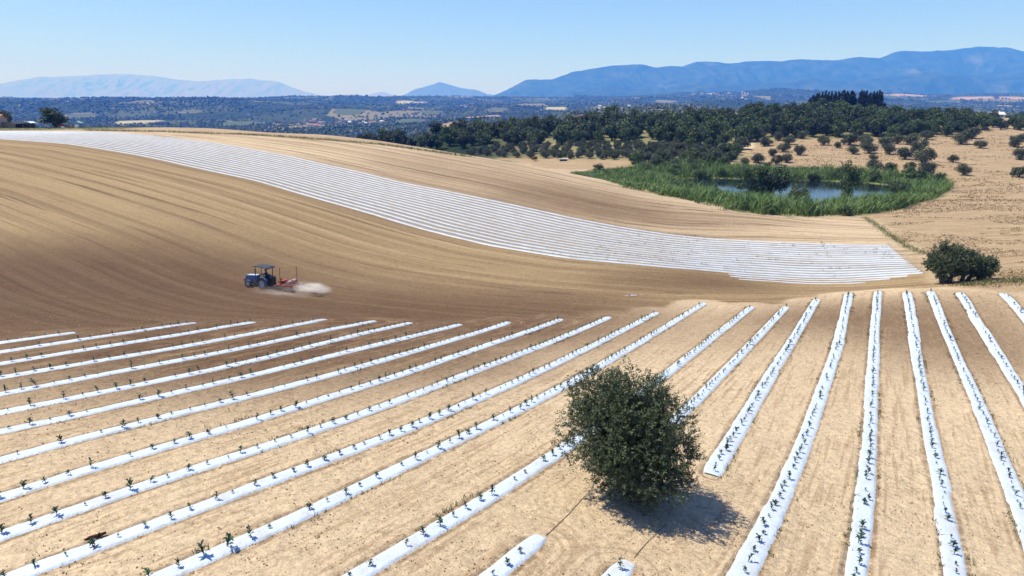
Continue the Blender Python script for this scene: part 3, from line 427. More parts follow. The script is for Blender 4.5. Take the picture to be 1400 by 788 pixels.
def film(P, wd, crown, seed, name, m, jit=.02, taper=.5, nx=9, blunt=(1, 1), lap=False):
    P = np.asarray(P, float); n = len(P); s = np.r_[0, np.cumsum(np.hypot(*np.diff(P, axis=0).T))]
    T = np.gradient(P, axis=0); T /= np.hypot(*T.T)[:, None]; N = np.stack([-T[:, 1], T[:, 0]], 1)
    off = jit * fbm(s / 3.5, s * 0, seed, 3) * 2
    wl = wd * (1 + .07 * fbm(s / .5, s * 0 + 35, seed + 1, 2) + .05 * fbm(s / 1.6, s * 0 + 5, seed + 1, 3) + .04 * fbm(s / 7, s * 0 + 9, seed + 2, 2))
    wr = wd * (1 + .07 * fbm(s / .5, s * 0 + 45, seed + 1, 2) + .05 * fbm(s / 1.6, s * 0 + 15, seed + 3, 3) + .04 * fbm(s / 7, s * 0 + 19, seed + 4, 2))
    if lap:                                                   # lapped lengths of film: sudden steps in the edge
        st = _hash(np.floor(s / 9 + .3 * fbm(s / 20, s * 0, seed, 2)), s * 0, seed + 7); wl = wl * (.90 + .22 * (st > .6)); st = _hash(np.floor(s / 7), s * 0 + 3, seed + 9); wr = wr * (.93 + .16 * (st > .65))
    e = np.minimum(sstep(0, taper, s) if blunt[0] else 1 + 0 * s, sstep(0, taper, s[-1] - s) if blunt[1] else 1 + 0 * s); e = .72 + .28 * e
    q = np.linspace(-1, 1, nx); V = np.zeros((n, nx, 3))
    for k, a in enumerate(q):
        ww = np.where(a < 0, wl, wr) * e * .5
        xy = P + N * (off + a * ww)[:, None]; V[:, k, :2] = xy
        z = H(xy[:, 0], xy[:, 1]) + crown * (1 - abs(a) ** 4) * e
        z = z + (.02 if 0 < k < nx - 1 else -.05) + (.018 * fbm(xy[:, 0] / .35, xy[:, 1] / .35, seed + 6, 2) if 0 < k < nx - 1 else 0)
        V[:, k, 2] = z
    i = np.arange(n - 1)[:, None] * nx; j = np.arange(nx - 1)[None, :]
    F = np.stack([i + j, i + nx + j, i + nx + j + 1, i + j + 1], -1).reshape(-1, 4)[:, ::-1]
    me = np_mesh(name, V.reshape(-1, 3), F, True); at = me.attributes.new('edge', 'FLOAT', 'POINT')
    at.data.foreach_set('value', np.tile(np.abs(q), n).astype(np.float32)); return link(name, me, m)
def ordw(n):
    w_ = ['zeroth', 'first', 'second', 'third', 'fourth', 'fifth', 'sixth', 'seventh', 'eighth', 'ninth', 'tenth', 'eleventh', 'twelfth', 'thirteenth', 'fourteenth', 'fifteenth', 'sixteenth', 'seventeenth', 'eighteenth', 'nineteenth', 'twentieth']
    if n < len(w_): return w_[n]
    return f"{n}" + ('th' if 10 < n % 100 < 14 else {1: 'st', 2: 'nd', 3: 'rd'}.get(n % 10, 'th'))
strip_name = []; seen = {}
for k, p in STR:
    seen[k] = seen.get(k, 0) + 1
    if k <= 12: lb, sh = f"white plastic mulch strip with seedlings, {ordw(13 - k)} to the left of the lone olive tree", f"{ordw(13 - k)} strip left of the olive tree"
    elif k == 13: lb, sh = "white plastic mulch strip with seedlings passing directly behind the lone olive tree", "strip passing behind the olive tree"
    elif k == 14 and seen[k] == 1: lb, sh = "short white mulch strip ending in front of the olive tree at the bottom edge", "strip ending before the olive tree"
    elif k == 14: lb, sh = "white mulch strip that emerges from behind the right side of the olive crown", "strip emerging behind the olive crown"
    elif k == 15 and seen[k] == 1: lb, sh = "rounded tip of a white mulch strip straight below the olive tree's shadow", "strip tip below the olive shadow"
    elif k == 15: lb, sh = "white mulch strip whose blunt near end lies just right of the olive tree", "strip starting right of the olive tree"
    else: lb, sh = f"white plastic mulch strip, {ordw(k - 15)} to the right of the olive tree's shadow", f"{ordw(k - 15)} strip right of the olive shadow"
    strip_name.append(sh)
    o = film(p, .84 if k > 14 else .74, .045, k * 10 + seen[k], "mulch_strip", FILM, blunt=(k in (14, 15) and seen[k] == 2, 1), lap=k > 14)
    tag(o, lb, "mulch strip", "white mulch strips in the near field")
NR = 16
PL = resample(np.hstack([BASE, TOP]), .8); bl, tp = PL[:, :2], PL[:, 2:]
for r in range(NR):
    p = bl + (tp - bl) * (r / (NR - 1)); sp = np.hypot(*np.diff(p, axis=0).T).sum()
    o = film(p, .62, .04, 300 + r, "mulch_film_row", FILM2, jit=.03, nx=7, blunt=(0, 1))
    tag(o, f"long white film row on the far slope, {ordw(r + 1)} up from the long band's lower edge", "mulch strip", "long white film rows of the far striped band")
k = bl[:, 0] > 25.2; b3 = bl[k]; nn = (tp - bl)[k]; nn = nn / np.hypot(*nn.T)[:, None]
for r, xe in ((1, 43.2), (2, 41.2), (3, 38.9)):
    q = (b3 - nn * 1.42 * r); q = q[(q[:, 0] < xe) & (q[:, 0] > 25.4)]
    o = film(q, .62, .05, 350 + r, "mulch_film_row", FILM2, jit=.03, nx=7)
    tag(o, f"short white film row by the far hollow, {['', 'uppermost', 'middle one', 'lowest'][r]} of the three short ones", "mulch strip", "short white film rows below the far striped band")

# ---------------------------------------------------------------- foliage
def cloud(cl, per, L, W, seed, up=.35, shell=.5):
    g = np.random.default_rng(seed); P = []; N = []
    for (cx, cy, cz, rx, rz) in cl:
        d = g.normal(size=(per, 3)); d /= np.linalg.norm(d, axis=1)[:, None]
        r = g.random(per) ** shell
        P.append(np.array([cx, cy, cz]) + d * r[:, None] * np.array([rx, rx, rz])); N.append(d)
    P = np.concatenate(P); N = np.concatenate(N); n = len(P)
    nr_ = N * .6 + g.normal(size=(n, 3)) * .7 + np.array([0, 0, up]); nr_ /= np.linalg.norm(nr_, axis=1)[:, None]
    a = np.cross(nr_, g.normal(size=(n, 3))); a /= np.linalg.norm(a, axis=1)[:, None] + 1e-9; b = np.cross(nr_, a)
    l = L * g.uniform(.6, 1.3, n)[:, None]; w_ = W * g.uniform(.6, 1.3, n)[:, None]
    V = np.stack([P - a * l * .5, P - b * w_ * .5 + a * l * .08, P + a * l * .5, P + b * w_ * .5 + a * l * .08], 1).reshape(-1, 3)
    return V, np.arange(n * 4).reshape(-1, 4)
def lumps(n, R, zc, rz, rmin, rmax, seed, flat=1., bottom=-.8):
    g = random.Random(seed); out = []
    while len(out) < n:
        x, y, z = g.uniform(-1, 1), g.uniform(-1, 1), g.uniform(bottom, 1); d_ = math.sqrt(x * x + y * y + z * z)
        if d_ > 1 or d_ < .35: continue
        r = g.uniform(rmin, rmax); out.append((x * (R - r * .6), y * (R - r * .6), zc + z * (rz - r * .5), r, r * g.uniform(.7, 1) * flat))
    return out
BARK = NT("bark"); BARK.base(BARK.mix(BARK.noise(BARK.n('TexCoord').outputs['Object'], 9, 5), (.055, .042, .032), (.17, .13, .10)), .9, .1); BARK.bump(BARK.noise(BARK.n('TexCoord').outputs['Object'], 25, 4), .7, .03); BARK = BARK.m
OLIVE = leaf_mat("olive_leaves", (.036, .048, .018), (.084, .100, .042), (.056, .068, .030), back=(.11, .125, .095), tree=.25)
HERO = leaf_mat("olive_leaves_near", (.026, .044, .017), (.125, .160, .070), (.066, .088, .038), back=(.08, .095, .065), tree=.0)
BROAD = leaf_mat("broad_leaves", (.022, .040, .011), (.066, .092, .024), (.040, .060, .017), tree=.55)
LIGHT = leaf_mat("light_broad_leaves", (.045, .075, .016), (.085, .125, .032), (.055, .09, .022), tree=.3)
CYP = leaf_mat("cypress_leaves", (.008, .014, .008), (.020, .030, .014), (.012, .019, .010), tree=.2)
DRYL = leaf_mat("dry_leaves", (.30, .24, .12), (.42, .34, .19), (.34, .27, .14), tree=.1)
REDL = leaf_mat("rusty_leaves", (.07, .03, .02), (.12, .06, .035), (.08, .04, .025), tree=.1)
def trunk_mesh(h, r, R, n, seed, name="trunk", fork=.45):
    g = random.Random(seed); paths = []; f = h * fork
    lean = (g.uniform(-.12, .12) * h, g.uniform(-.12, .12) * h)
    paths.append(([(0, 0, -.25), (0, 0, .02), (lean[0] * .4, lean[1] * .4, f * .55), (lean[0], lean[1], f)], [r * 1.7, r * 1.35, r, r * .8]))
    for i in range(n):
        a = 2 * math.pi * (i + g.uniform(-.3, .3)) / n; rr = R * g.uniform(.45, .8); hz = h * g.uniform(.68, .92)
        paths.append(([(lean[0], lean[1], f * .92), (lean[0] + rr * .3 * math.cos(a), lean[1] + rr * .3 * math.sin(a), f + (hz - f) * .45),
                       (lean[0] + rr * .7 * math.cos(a + .2), lean[1] + rr * .7 * math.sin(a + .2), f + (hz - f) * .8), (lean[0] + rr * math.cos(a + .3), lean[1] + rr * math.sin(a + .3), hz)], [r * .62, r * .45, r * .26, r * .08]))
    return np_mesh(name, *tube(paths), True)
def crown_mesh(name, cl, per, L, W, seed, **k): return np_mesh(name, *cloud(cl, per, L, W, seed, **k))
class Kind:
    def __init__(s, tm, cm, m):
        s.t, s.c, s.m = tm, cm, m
        tm.materials.append(BARK); cm.materials.append(m)
    def put(s, name, label, cat, x, y, sc, group=None, sink=.05, rz=None):
        r = empty(name, (x, y, Hz(x, y) - sink), rnd.uniform(0, 6.28) if rz is None else rz, sc)
        tag(r, label, cat, group); link("trunk", s.t, None, r); link("crown", s.c, None, r); return r
# unit-radius kinds: crown radius 1, scaled per tree
olv = [Kind(trunk_mesh(1.25, .11, .8, 4, 50 + i, fork=.3), crown_mesh("crown", lumps(20, 1., .84, .80, .36, .52, 60 + i, bottom=-1), 130, .14, .08, 70 + i), OLIVE) for i in range(5)]
brd = [Kind(trunk_mesh(1.8, .10, .8, 5, 150 + i, fork=.35), crown_mesh("crown", lumps(22, 1., 1.02, 1.02, .32, .5, 160 + i, bottom=-1), 115, .16, .11, 170 + i), BROAD) for i in range(5)]
lit = [Kind(trunk_mesh(1.8, .10, .8, 5, 250 + i, fork=.35), crown_mesh("crown", lumps(20, 1., 1.0, .98, .3, .5, 260 + i, bottom=-1), 115, .16, .11, 270 + i), LIGHT) for i in range(2)]
def cyp_cl(seed):
    g = random.Random(seed); out = []
    for i in range(15):
        z = .05 + .95 * i / 15; r = (.16 * math.sin(math.pi * min(1, (z * .86 + .14)) ** .8) + .012) * g.uniform(.85, 1.1)
        out.append((g.uniform(-.02, .02), g.uniform(-.02, .02), z, r, .075))
    return out
cyp = [Kind(np_mesh("trunk", *tube([([(0, 0, -.02), (0, 0, .5), (0, 0, .9)], [.03, .02, .006])]), True), crown_mesh("crown", cyp_cl(350 + i), 130, .06, .035, 370 + i, up=.1), CYP) for i in range(3)]

# the lone olive tree in the near field
def sprigs(vol, n, per, ln, L, W, seed, up=.45):
    """leafy twigs: vol(g) gives a twig's foot and the way it grows"""
    g = np.random.default_rng(seed); B, D = vol(g, n)
    D = D + g.normal(size=D.shape) * .45 + np.array([0, 0, up]); D /= np.linalg.norm(D, axis=1)[:, None]
    l = ln * g.uniform(.5, 1.3, n)
    f = np.tile(np.linspace(.05, 1, per), n); k = np.repeat(np.arange(n), per); m = len(k)
    bend = g.normal(size=(n, 3)) * .25
    P = B[k] + D[k] * (f * l[k])[:, None] + bend[k] * (f ** 2 * l[k])[:, None] + g.normal(size=(m, 3)) * .012
    o = g.normal(size=(m, 3)); o -= D[k] * (o * D[k]).sum(1)[:, None]; o /= np.linalg.norm(o, axis=1)[:, None]
    a = D[k] * .55 + o * .8; a /= np.linalg.norm(a, axis=1)[:, None]; b = np.cross(a, g.normal(size=(m, 3))); b /= np.linalg.norm(b, axis=1)[:, None]
    ll = (L * g.uniform(.7, 1.25, m))[:, None]; ww = (W * g.uniform(.7, 1.25, m))[:, None]
    V = np.stack([P, P + a * ll * .5 - b * ww * .5, P + a * ll, P + a * ll * .5 + b * ww * .5], 1).reshape(-1, 3)
    return V, np.arange(m * 4).reshape(-1, 4)
def n3(p, s_, seed): return (vnoise(p[:, 0] / s_ + p[:, 2] * .37 / s_, p[:, 1] / s_ + 3.1, seed) + vnoise(p[:, 1] / s_ + 9.7, p[:, 2] / s_ + p[:, 0] * .41 / s_, seed + 1) + vnoise(p[:, 2] / s_ + 5.3, p[:, 0] / s_ + 1.9, seed + 2)) / 3
def ball(c, r, seed, zmin, hole=.42, inner=.5, shear=0., big=.5):
    def f(g, n):
        out = []; dirs = []
        while sum(map(len, out)) < n:
            d_ = g.normal(size=(4000, 3)); d_ /= np.linalg.norm(d_, axis=1)[:, None]; q = g.uniform(inner ** 2.2, 1, 4000) ** (1 / 2.2)
            lob = 1 + big * (n3(d_ * 1.0 + 4, .55, seed) - .5)                 # uneven outline
            p = d_ * (q * lob)[:, None] * np.array(r); p[:, 0] += -shear * p[:, 2]; w_ = p + np.array(c)
            ok = (w_[:, 2] > zmin) & (n3(w_, .75, seed + 9) > hole + .10 * g.normal(size=4000) * .5)
            out.append(w_[ok]); dirs.append(d_[ok])
        return np.concatenate(out)[:n], np.concatenate(dirs)[:n]
    return f
HX, HY = 4.36, 23.0
r = empty("olive_tree", (HX, HY, Hz(HX, HY))); tag(r, "lone bushy olive tree with dense grey-green crown, standing among the near strips", "tree")
tm = np_mesh("trunk", *tube([([(.2, -.1, -.3), (.2, -.1, .3), (.0, .0, .8)], [.36, .28, .22])] +
    [([(.0 + .03 * i, .0, .65), (.5 * math.cos(a), .5 * math.sin(a), 1.5), (1.05 * math.cos(a + .2), 1.0 * math.sin(a + .2), 2.4), (1.6 * math.cos(a + .3), 1.5 * math.sin(a + .3), 3.4)], [.16, .12, .07, .02]) for i, a in enumerate((.3, 1.5, 2.7, 3.7, 4.6, 5.6))], 9), True)
link("trunk", tm, BARK, r)
VV = []; FF_ = []; o_ = 0
for n_, (cx, cy, cz, q) in enumerate(((-1.12, .2, 3.8, 1.15), (0, .2, 3.85, 1.2), (.9, 0, 3.05, 1.1), (-1.5, 0, 2.6, 1.1), (-.26, 0, 2.3, 1.5), (1.42, 0, 1.6, 1.12), (.3, -.2, 1.25, 1.3), (-.7, -.2, 1.35, 1.0), (1.15, -.2, .9, .8),
        (0, 1.2, 2.8, 1.3), (-.9, 1.0, 3.1, 1.1), (.7, 1.1, 2.1, 1.3), (-.3, -1.2, 2.3, 1.1), (.5, -1.2, 1.75, 1.15), (-.95, -.9, 2.7, 1.0), (.55, -.6, 3.1, 1.0), (-.5, -.5, 3.6, .9))):
    V1, F1 = sprigs(ball((cx, cy, cz), (q, q, q * .93), 12 + n_ * 5, .1, .42, .45, 0, .9), int(260 * q * q), 22, .34, .095, .036, 131 + n_); VV.append(V1); FF_.append(F1 + o_); o_ += len(V1)
link("crown", np_mesh("crown", np.vstack(VV), np.vstack(FF_)), HERO, r)
# the spreading clump at the right
BX, BY = 41.55, 63.3
r = empty("olive_tree", (BX, BY, Hz(BX, BY))); tag(r, "wide dark olive clump of several stems right of the far striped band", "tree")
link("trunk", np_mesh("trunk", *tube([([(x0, 0, -.2), (x0 + dx * .4, 0, .7), (x0 + dx, .1, 1.7), (x0 + dx * 1.4, .1, 2.5)], [.2, .16, .1, .03]) for x0, dx in ((-1.2, -.4), (-.9, .5), (.2, .5), (.6, 1.3), (1.6, .7), (-1.5, -.9))], 8), True), BARK, r)
VV = []; FF_ = []; o_ = 0
for c_, r_, n_, sd_ in (((-1.3, 0, 1.8), (1.55, 1.45, 1.6), 1000, 41), ((.5, .1, 1.8), (1.3, 1.25, 1.15), 620, 51), ((2.0, 0, 1.35), (1.1, 1.05, .9), 440, 61)):
    V1, F1 = sprigs(ball(c_, r_, sd_, .15, .36, .3, 0, .7), n_, 20, .4, .16, .065, sd_ + 5); VV.append(V1); FF_.append(F1 + o_); o_ += len(V1)
link("crown", np_mesh("crown", np.vstack(VV), np.vstack(FF_)), HERO, r)

# olives on the dry field beyond the pond
def zone(x, y):
    u = x / y
    if u > .60: return "the right edge of the dry field"
    if u > .46 and y > 250: return "the upper right of the dry field"
    if u > .40: return "the dry slope above the reeds' right end" if y < 262 else "the top middle of the dry field"
    if u > .34: return "the pale bare patch behind the tall pond bush" if y < 260 else "the dry field below the cypresses"
    return "the dry field above the pond's left half"
zs = {}
for q in OL: zs.setdefault(zone(q[0], q[1]), []).append(q)
for zn, L in zs.items():
    L.sort(key=lambda q: q[0] / q[1])
    for i, (x, y, wd) in enumerate(L):
        size = 'large' if wd > 5 else 'small' if wd < 3.2 else 'round'
        olv[rnd.randrange(5)].put("olive_tree", f"{size} olive tree, {ordw(i + 1)} from left on {zn}", "tree", x, y, (wd * .63, wd * .63, wd * .60 * rnd.uniform(.85, 1.1)), "olive trees dotted over the dry field beyond the pond")
OU.sort(key=lambda q: q[0] / q[1])
for i, (x, y, wd) in enumerate(OU):
    olv[rnd.randrange(5)].put("olive_tree", f"grey-green olive tree, {ordw(i + 1)} from left on the upper plateau behind the green thicket", "tree", x, y, wd * .55, "olive trees of the upper plateau")
# orchard in rows and the belt of wood behind it
def scatter(poly, n, dmin, seed, ok=None):
    g = np.random.default_rng(seed); P = np.array(poly); lo, hi = P.min(0), P.max(0); out = []
    tries = 0
    while len(out) < n and tries < 40000:
        tries += 1; q = lo + (hi - lo) * g.random(2)
        if poly_mask(q[:1], q[1:], P, .01)[0] < .5 or (ok and not ok(*q)): continue
        dm = dmin * (.8 + .4 * g.random())
        if all((q[0] - a) ** 2 + (q[1] - b) ** 2 > dm * dm for a, b in out): out.append((float(q[0]), float(q[1])))
    return out
orch = scatter(ORCH, 200, 4.3, 4)
for x, y in orch:
    olv[rnd.randrange(5)].put("olive_tree", "small grey-green olive tree among many in the orchard below the dark wood", "tree", x, y, rnd.uniform(1.2, 2.0), "olive trees of the orchard below the dark wood")
wood = scatter(FOREST, 300, 4.8, 6, lambda x, y: not (y > 388 and .36 < x / y < .47 and vnoise(x / 14, y / 14, 4) > .55))
for x, y in wood:
    u = x / y; li = vnoise(x / 25, y / 25, 77) > .72
    s_ = rnd.uniform(2.8, 4.6)
    if li: lit[rnd.randrange(2)].put("broadleaf_tree", "fresh green broadleaf tree among darker ones in the long belt of wood", "tree", x, y, s_ * .9, "light green trees in the belt of wood")
    else: brd[rnd.randrange(5)].put("broadleaf_tree", "dark green broadleaf tree crowded in the long belt of wood beyond the fields", "tree", x, y, s_, "dark trees in the belt of wood")
for x, y in scatter(GREEN2, 60, 4.2, 9):
    (olv if rnd.random() < .6 else lit + brd)[rnd.randrange(5)].put("shrub", "bushy green shrub on the overgrown slope between orchard and pond", "shrub", x, y, rnd.uniform(1.2, 2.6), "shrubs of the overgrown slope")
for x, y in scatter(THICK, 46, 4.5, 23):
    (lit if rnd.random() < .5 else brd)[rnd.randrange(2)].put("broadleaf_tree", "low green tree in the thicket across the upper right of the dry field", "tree", x, y, rnd.uniform(1.7, 2.9), "trees of the upper right thicket")
# trees showing their tops over the crest
for i, (u, y, s_) in enumerate([(488, 330, 2.2), (497, 330, 3.6), (508, 335, 3.9), (517, 330, 3.2), (528, 340, 4.1), (538, 335, 3.9), (548, 330, 4.0), (556, 325, 2.6), (566, 310, 2.5), (578, 305, 2.8), (590, 300, 3.2), (600, 300, 3.4)]):
    x = (u - 700) / 960 * y
    brd[i % 5].put("broadleaf_tree", f"dark tree top showing over the pale hill crest, {ordw(i + 1)} from left", "tree", x, y, s_, "trees behind the hill crest")
for i, (x, y, h, rr) in enumerate(sorted(CY, key=lambda q: q[0] / q[1])):
    cyp[i % 3].put("cypress_tree", f"tall dark cypress on the far hilltop, {ordw(i + 1)} from left in the cypress group", "tree", x, y, (rr * 10.5, rr * 10.5, h), "cypresses on the far hilltop")
for i, (x, y, s_) in enumerate([(168.5, 405, 2.6), (160, 351, 3.9), (154.5, 346, 3.3), (175, 398, 3.0), (191, 385, 2.8)]):
    k_ = Kind(trunk_mesh(1.9, .07, .85, 6, 800 + i, fork=.62), crown_mesh("crown", lumps(16, 1., 1.5, .36, .25, .4, 820 + i), 110, .14, .1, 840 + i), BROAD)
    k_.put("umbrella_pine", f"flat-topped umbrella pine under the cypresses, {ordw(i + 1)} of those in front of them", "tree", x, y, s_, "umbrella pines below the cypresses")
brd[1].put("broadleaf_tree", "large dark round tree rising above the wood near the dark-roofed house", "tree", 53.5, 392, 5.2)
brd[2].put("broadleaf_tree", "round dark tree right of the tallest one above the wood", "tree", 66.5, 396, 3.6)
Kind(trunk_mesh(1.6, .1, .8, 4, 900, fork=.3), crown_mesh("crown", lumps(16, 1., .9, .75, .3, .5, 901), 110, .16, .1, 902), DRYL).put("broadleaf_tree", "pale straw-coloured dry tree in the middle of the wood", "tree", 49.5, 338, 2.9)
Kind(trunk_mesh(1.2, .1, .8, 4, 910, fork=.2), crown_mesh("crown", lumps(12, 1., .7, .65, .3, .5, 911), 100, .16, .1, 912), REDL).put("shrub", "rusty dark shrub at the near edge of the olive orchard", "shrub", 8.2, 255, 1.3)
brd[3].put("broadleaf_tree", "round dark tree alone on the left ridge beside the sheds", "tree", -142.0, 223.8, (4.2, 4.2, 3.4))
lit[0].put("shrub", "green bush behind the brown house at the left edge", "shrub", -160.8, 228, 2.8)
# pond-side trees
PD = Kind(trunk_mesh(1.6, .07, .7, 6, 920, fork=.2), crown_mesh("crown", lumps(26, 1., .95, .92, .25, .42, 921, bottom=-1), 150, .10, .06, 922), BROAD)
PD2 = Kind(trunk_mesh(1.6, .07, .7, 6, 930, fork=.2), crown_mesh("crown", lumps(26, 1., .95, .92, .25, .42, 931, bottom=-1), 150, .10, .06, 932), BROAD)
for lb, x, y, sc in [("broad dark willow standing in the pond, left one of the pair", 55.6, 164, (4.2, 4.2, 5.0)), ("dark willow standing in the pond, right one of the pair", 60.8, 165.5, (4.3, 4.3, 5.2)),
                     ("tall narrow dark bush at the water's right end", 76.2, 160.5, (2.9, 2.9, 5.6)), ("low dark bush leaning over the water beside the willows", 63.6, 156, (3.0, 3.0, 3.2)), ("low green bush at the near shore of the pond's left end", 45.8, 153, (2.2, 2.2, 1.5)), ("rounded dark bush in the reeds at the pond's right shore", 90.0, 163, (3.2, 3.2, 2.2)), ("bushy shrub above the grass at the pond's far left", 27.5, 226, (1.9, 1.9, 1.5))]:
    (PD if rnd.random() < .5 else PD2).put("pond_bush", lb, "shrub", x, y, sc, sink=.4)

wpoly = np.array(WATERP)
for x, y in scatter(REED, 74, 4.6, 19, lambda x, y: x > 40 and poly_mask(np.array([x]), np.array([y]), WATERP, .5)[0] < .5):
    far_ = y > 185; s_ = rnd.uniform(1.1, 2.2) if far_ else rnd.uniform(.9, 1.5)
    K_ = (PD, PD2)[rnd.randrange(2)] if rnd.random() < .55 else lit[rnd.randrange(2)]
    K_.put("pond_bush", "rounded green bush among the reeds on the pond's far bank" if far_ else "rounded green bush in the thick belt of reeds on the pond's near bank", "shrub", x, y, (s_, s_, s_ * rnd.uniform(.7, 1.0)), "bushes of the far pond bank" if far_ else "bushes of the near pond bank", sink=.3)
# ---------------------------------------------------------------- blades: reeds, weeds, dry grass
def blades(P, h, w_, lean, seed, segs=3):
    g = np.random.default_rng(seed); n = len(P); a = g.uniform(0, 6.283, n); dx = np.cos(a); dy = np.sin(a); V = np.zeros((n, segs + 1, 2, 3))
    b = g.uniform(0, 6.283, n)
    for s_ in range(segs + 1):
        f = s_ / segs; q = lean * f ** 1.8 * h
        c = P + np.stack([dx * q, dy * q, h * f * (1 - .25 * lean * f)], 1); ww = (w_ * (1 - f) ** .7 * .5 + .004)[:, None]
        e = np.stack([np.cos(b), np.sin(b), 0 * b], 1) * ww; V[:, s_, 0] = c - e; V[:, s_, 1] = c + e
    o = np.arange(n)[:, None] * (segs + 1) * 2 + np.arange(segs)[None, :] * 2
    F = np.stack([o, o + 1, o + 3, o + 2], -1).reshape(-1, 4); return V.reshape(-1, 3), F
REEDM = leaf_mat("reed_leaves", (.05, .105, .020), (.16, .235, .055), (.09, .145, .03), tree=0, spec=.3)
n = 150000; q = rp.min(0) - 1 + (rp.max(0) - rp.min(0) + 2) * rng.random((n, 2)); jx = fbm(q[:, 0] / 7, q[:, 1] / 7, 61, 3) * 3.2 + rng.normal(size=n) * .5
inside = poly_mask(q[:, 0] + jx, q[:, 1] + jx, rp, .3) > .5; q = q[inside]; jx = jx[inside]; zz = H(q[:, 0], q[:, 1])
dn = vnoise(q[:, 0] / 2.5, q[:, 1] / 2.5, 66); k = (poly_mask(q[:, 0] + .6 * jx, q[:, 1] + .6 * jx, WATERP, .3) < .5) & (rng.random(len(q)) < .25 + .75 * dn)
q = q[k]; zz = zz[k]
if len(q) > 46000: s_ = rng.permutation(len(q))[:46000]; q = q[s_]; zz = zz[s_]
hh = (1.0 + 1.9 * sstep(22, 44, q[:, 0])) * (.30 + 1.0 * vnoise(q[:, 0] / 4.6, q[:, 1] / 4.6, 64)) * rng.uniform(.7, 1.15, len(q))
V, F = blades(np.stack([q[:, 0], q[:, 1], zz - .05], 1), hh, .15 * np.ones(len(q)), rng.uniform(.25, 1.1, len(q)), 5)
tag(link("reeds", np_mesh("reeds", V, F), REEDM), kind='stuff')
WEED = leaf_mat("weed_leaves", (.05, .075, .02), (.12, .14, .045), (.09, .10, .035), tree=0)
W_ = []; Hh_ = []
def tuft(x, y, n, sp, h0, h1):
    for _ in range(n): W_.append((x + rnd.gauss(0, sp), y + rnd.gauss(0, sp))); Hh_.append(rnd.uniform(h0, h1))
for (k, p) in STR:
    for i in range(0, len(p) - 1):
        T = p[i + 1] - p[i]; N = np.array([-T[1], T[0]]) / (np.hypot(*T) + 1e-9)
        for sd_ in (-1, 1):
            pr = vnoise(np.array([p[i][0] / 3.0 + sd_ * 40]), np.array([p[i][1] / 3.0 + k * 9]), 88)[0]
            if pr > (.66 if 14 < k < 21 else .78) and rnd.random() < .6:
                c_ = p[i] + N * sd_ * rnd.uniform(.36, .56); tuft(*c_, rnd.randrange(4, 12), .07, .06, .2)
for L, wd_, n_, hh_ in ((DITCH, .35, 650, .38), (STUB2, .8, 2600, .7)):
    p = resample(L, .5)
    for _ in range(n_):
        b_ = p[rnd.randrange(len(p))]; tuft(b_[0] + rnd.gauss(0, wd_), b_[1] + rnd.gauss(0, wd_), 2, .15, hh_ * .4, hh_)
for _ in range(500): tuft(rnd.uniform(40, 49), rnd.gauss(60.6, .8), 3, .2, .1, .4)
for _ in range(1500): tuft(rnd.uniform(-165, -112), rnd.uniform(206, 230), 3, .4, .2, .55)
for _ in range(420):
    i_ = rnd.randrange(int(len(bl) * .80), len(bl) - 3); f_ = (rnd.randrange(NR) + .5) / (NR - 1)
    if vnoise(np.array([bl[i_][0] / 4]), np.array([f_ * 9.]), 91)[0] < .5: continue
    c_ = bl[i_] + (tp[i_] - bl[i_]) * f_; tuft(c_[0], c_[1], 5, .22, .12, .4)
W_ = np.array(W_); Hh_ = np.array(Hh_); V, F = blades(np.stack([W_[:, 0], W_[:, 1], H(W_[:, 0], W_[:, 1]) - .01], 1), Hh_, .02 + .05 * Hh_, rng.uniform(.2, .9, len(W_)), 9, 2)
tag(link("weeds", np_mesh("weeds", V, F), WEED), kind='stuff')

# standing dry stalks and scuffed clumps on the stubble field
DG = leaf_mat("dry_stalks", (.20, .135, .075), (.40, .305, .175), (.28, .195, .11), tree=0)
n = 60000; u_ = rng.uniform(-.02, .80, n); y_ = np.exp(rng.uniform(math.log(58), math.log(300), n)); x_ = u_ * y_
k = (poly_mask(x_, y_, STRAW, .5) > .6) & (poly_mask(x_, y_, REED, .5) < .3) & (fbm(x_ / 9 + y_ / 30, y_ / 5, 93, 4) + .5 * fbm(x_ / 40, y_ / 30, 95, 2) > .06)
x_ = x_[k]; y_ = y_[k]; x_ = np.repeat(x_, 3) + rng.normal(size=3 * len(x_)) * .18; y_ = np.repeat(y_, 3) + rng.normal(size=len(x_)) * .18
V, F = blades(np.stack([x_, y_, H(x_, y_) - .01], 1), rng.uniform(.08, .26, len(x_)) * np.clip(y_ / 110, .7, 1.7), .05 + y_ * .0006, rng.uniform(.3, 1.2, len(x_)), 15, 2)
tag(link("dry_grass", np_mesh("dry_grass", V, F), DG), kind='stuff')

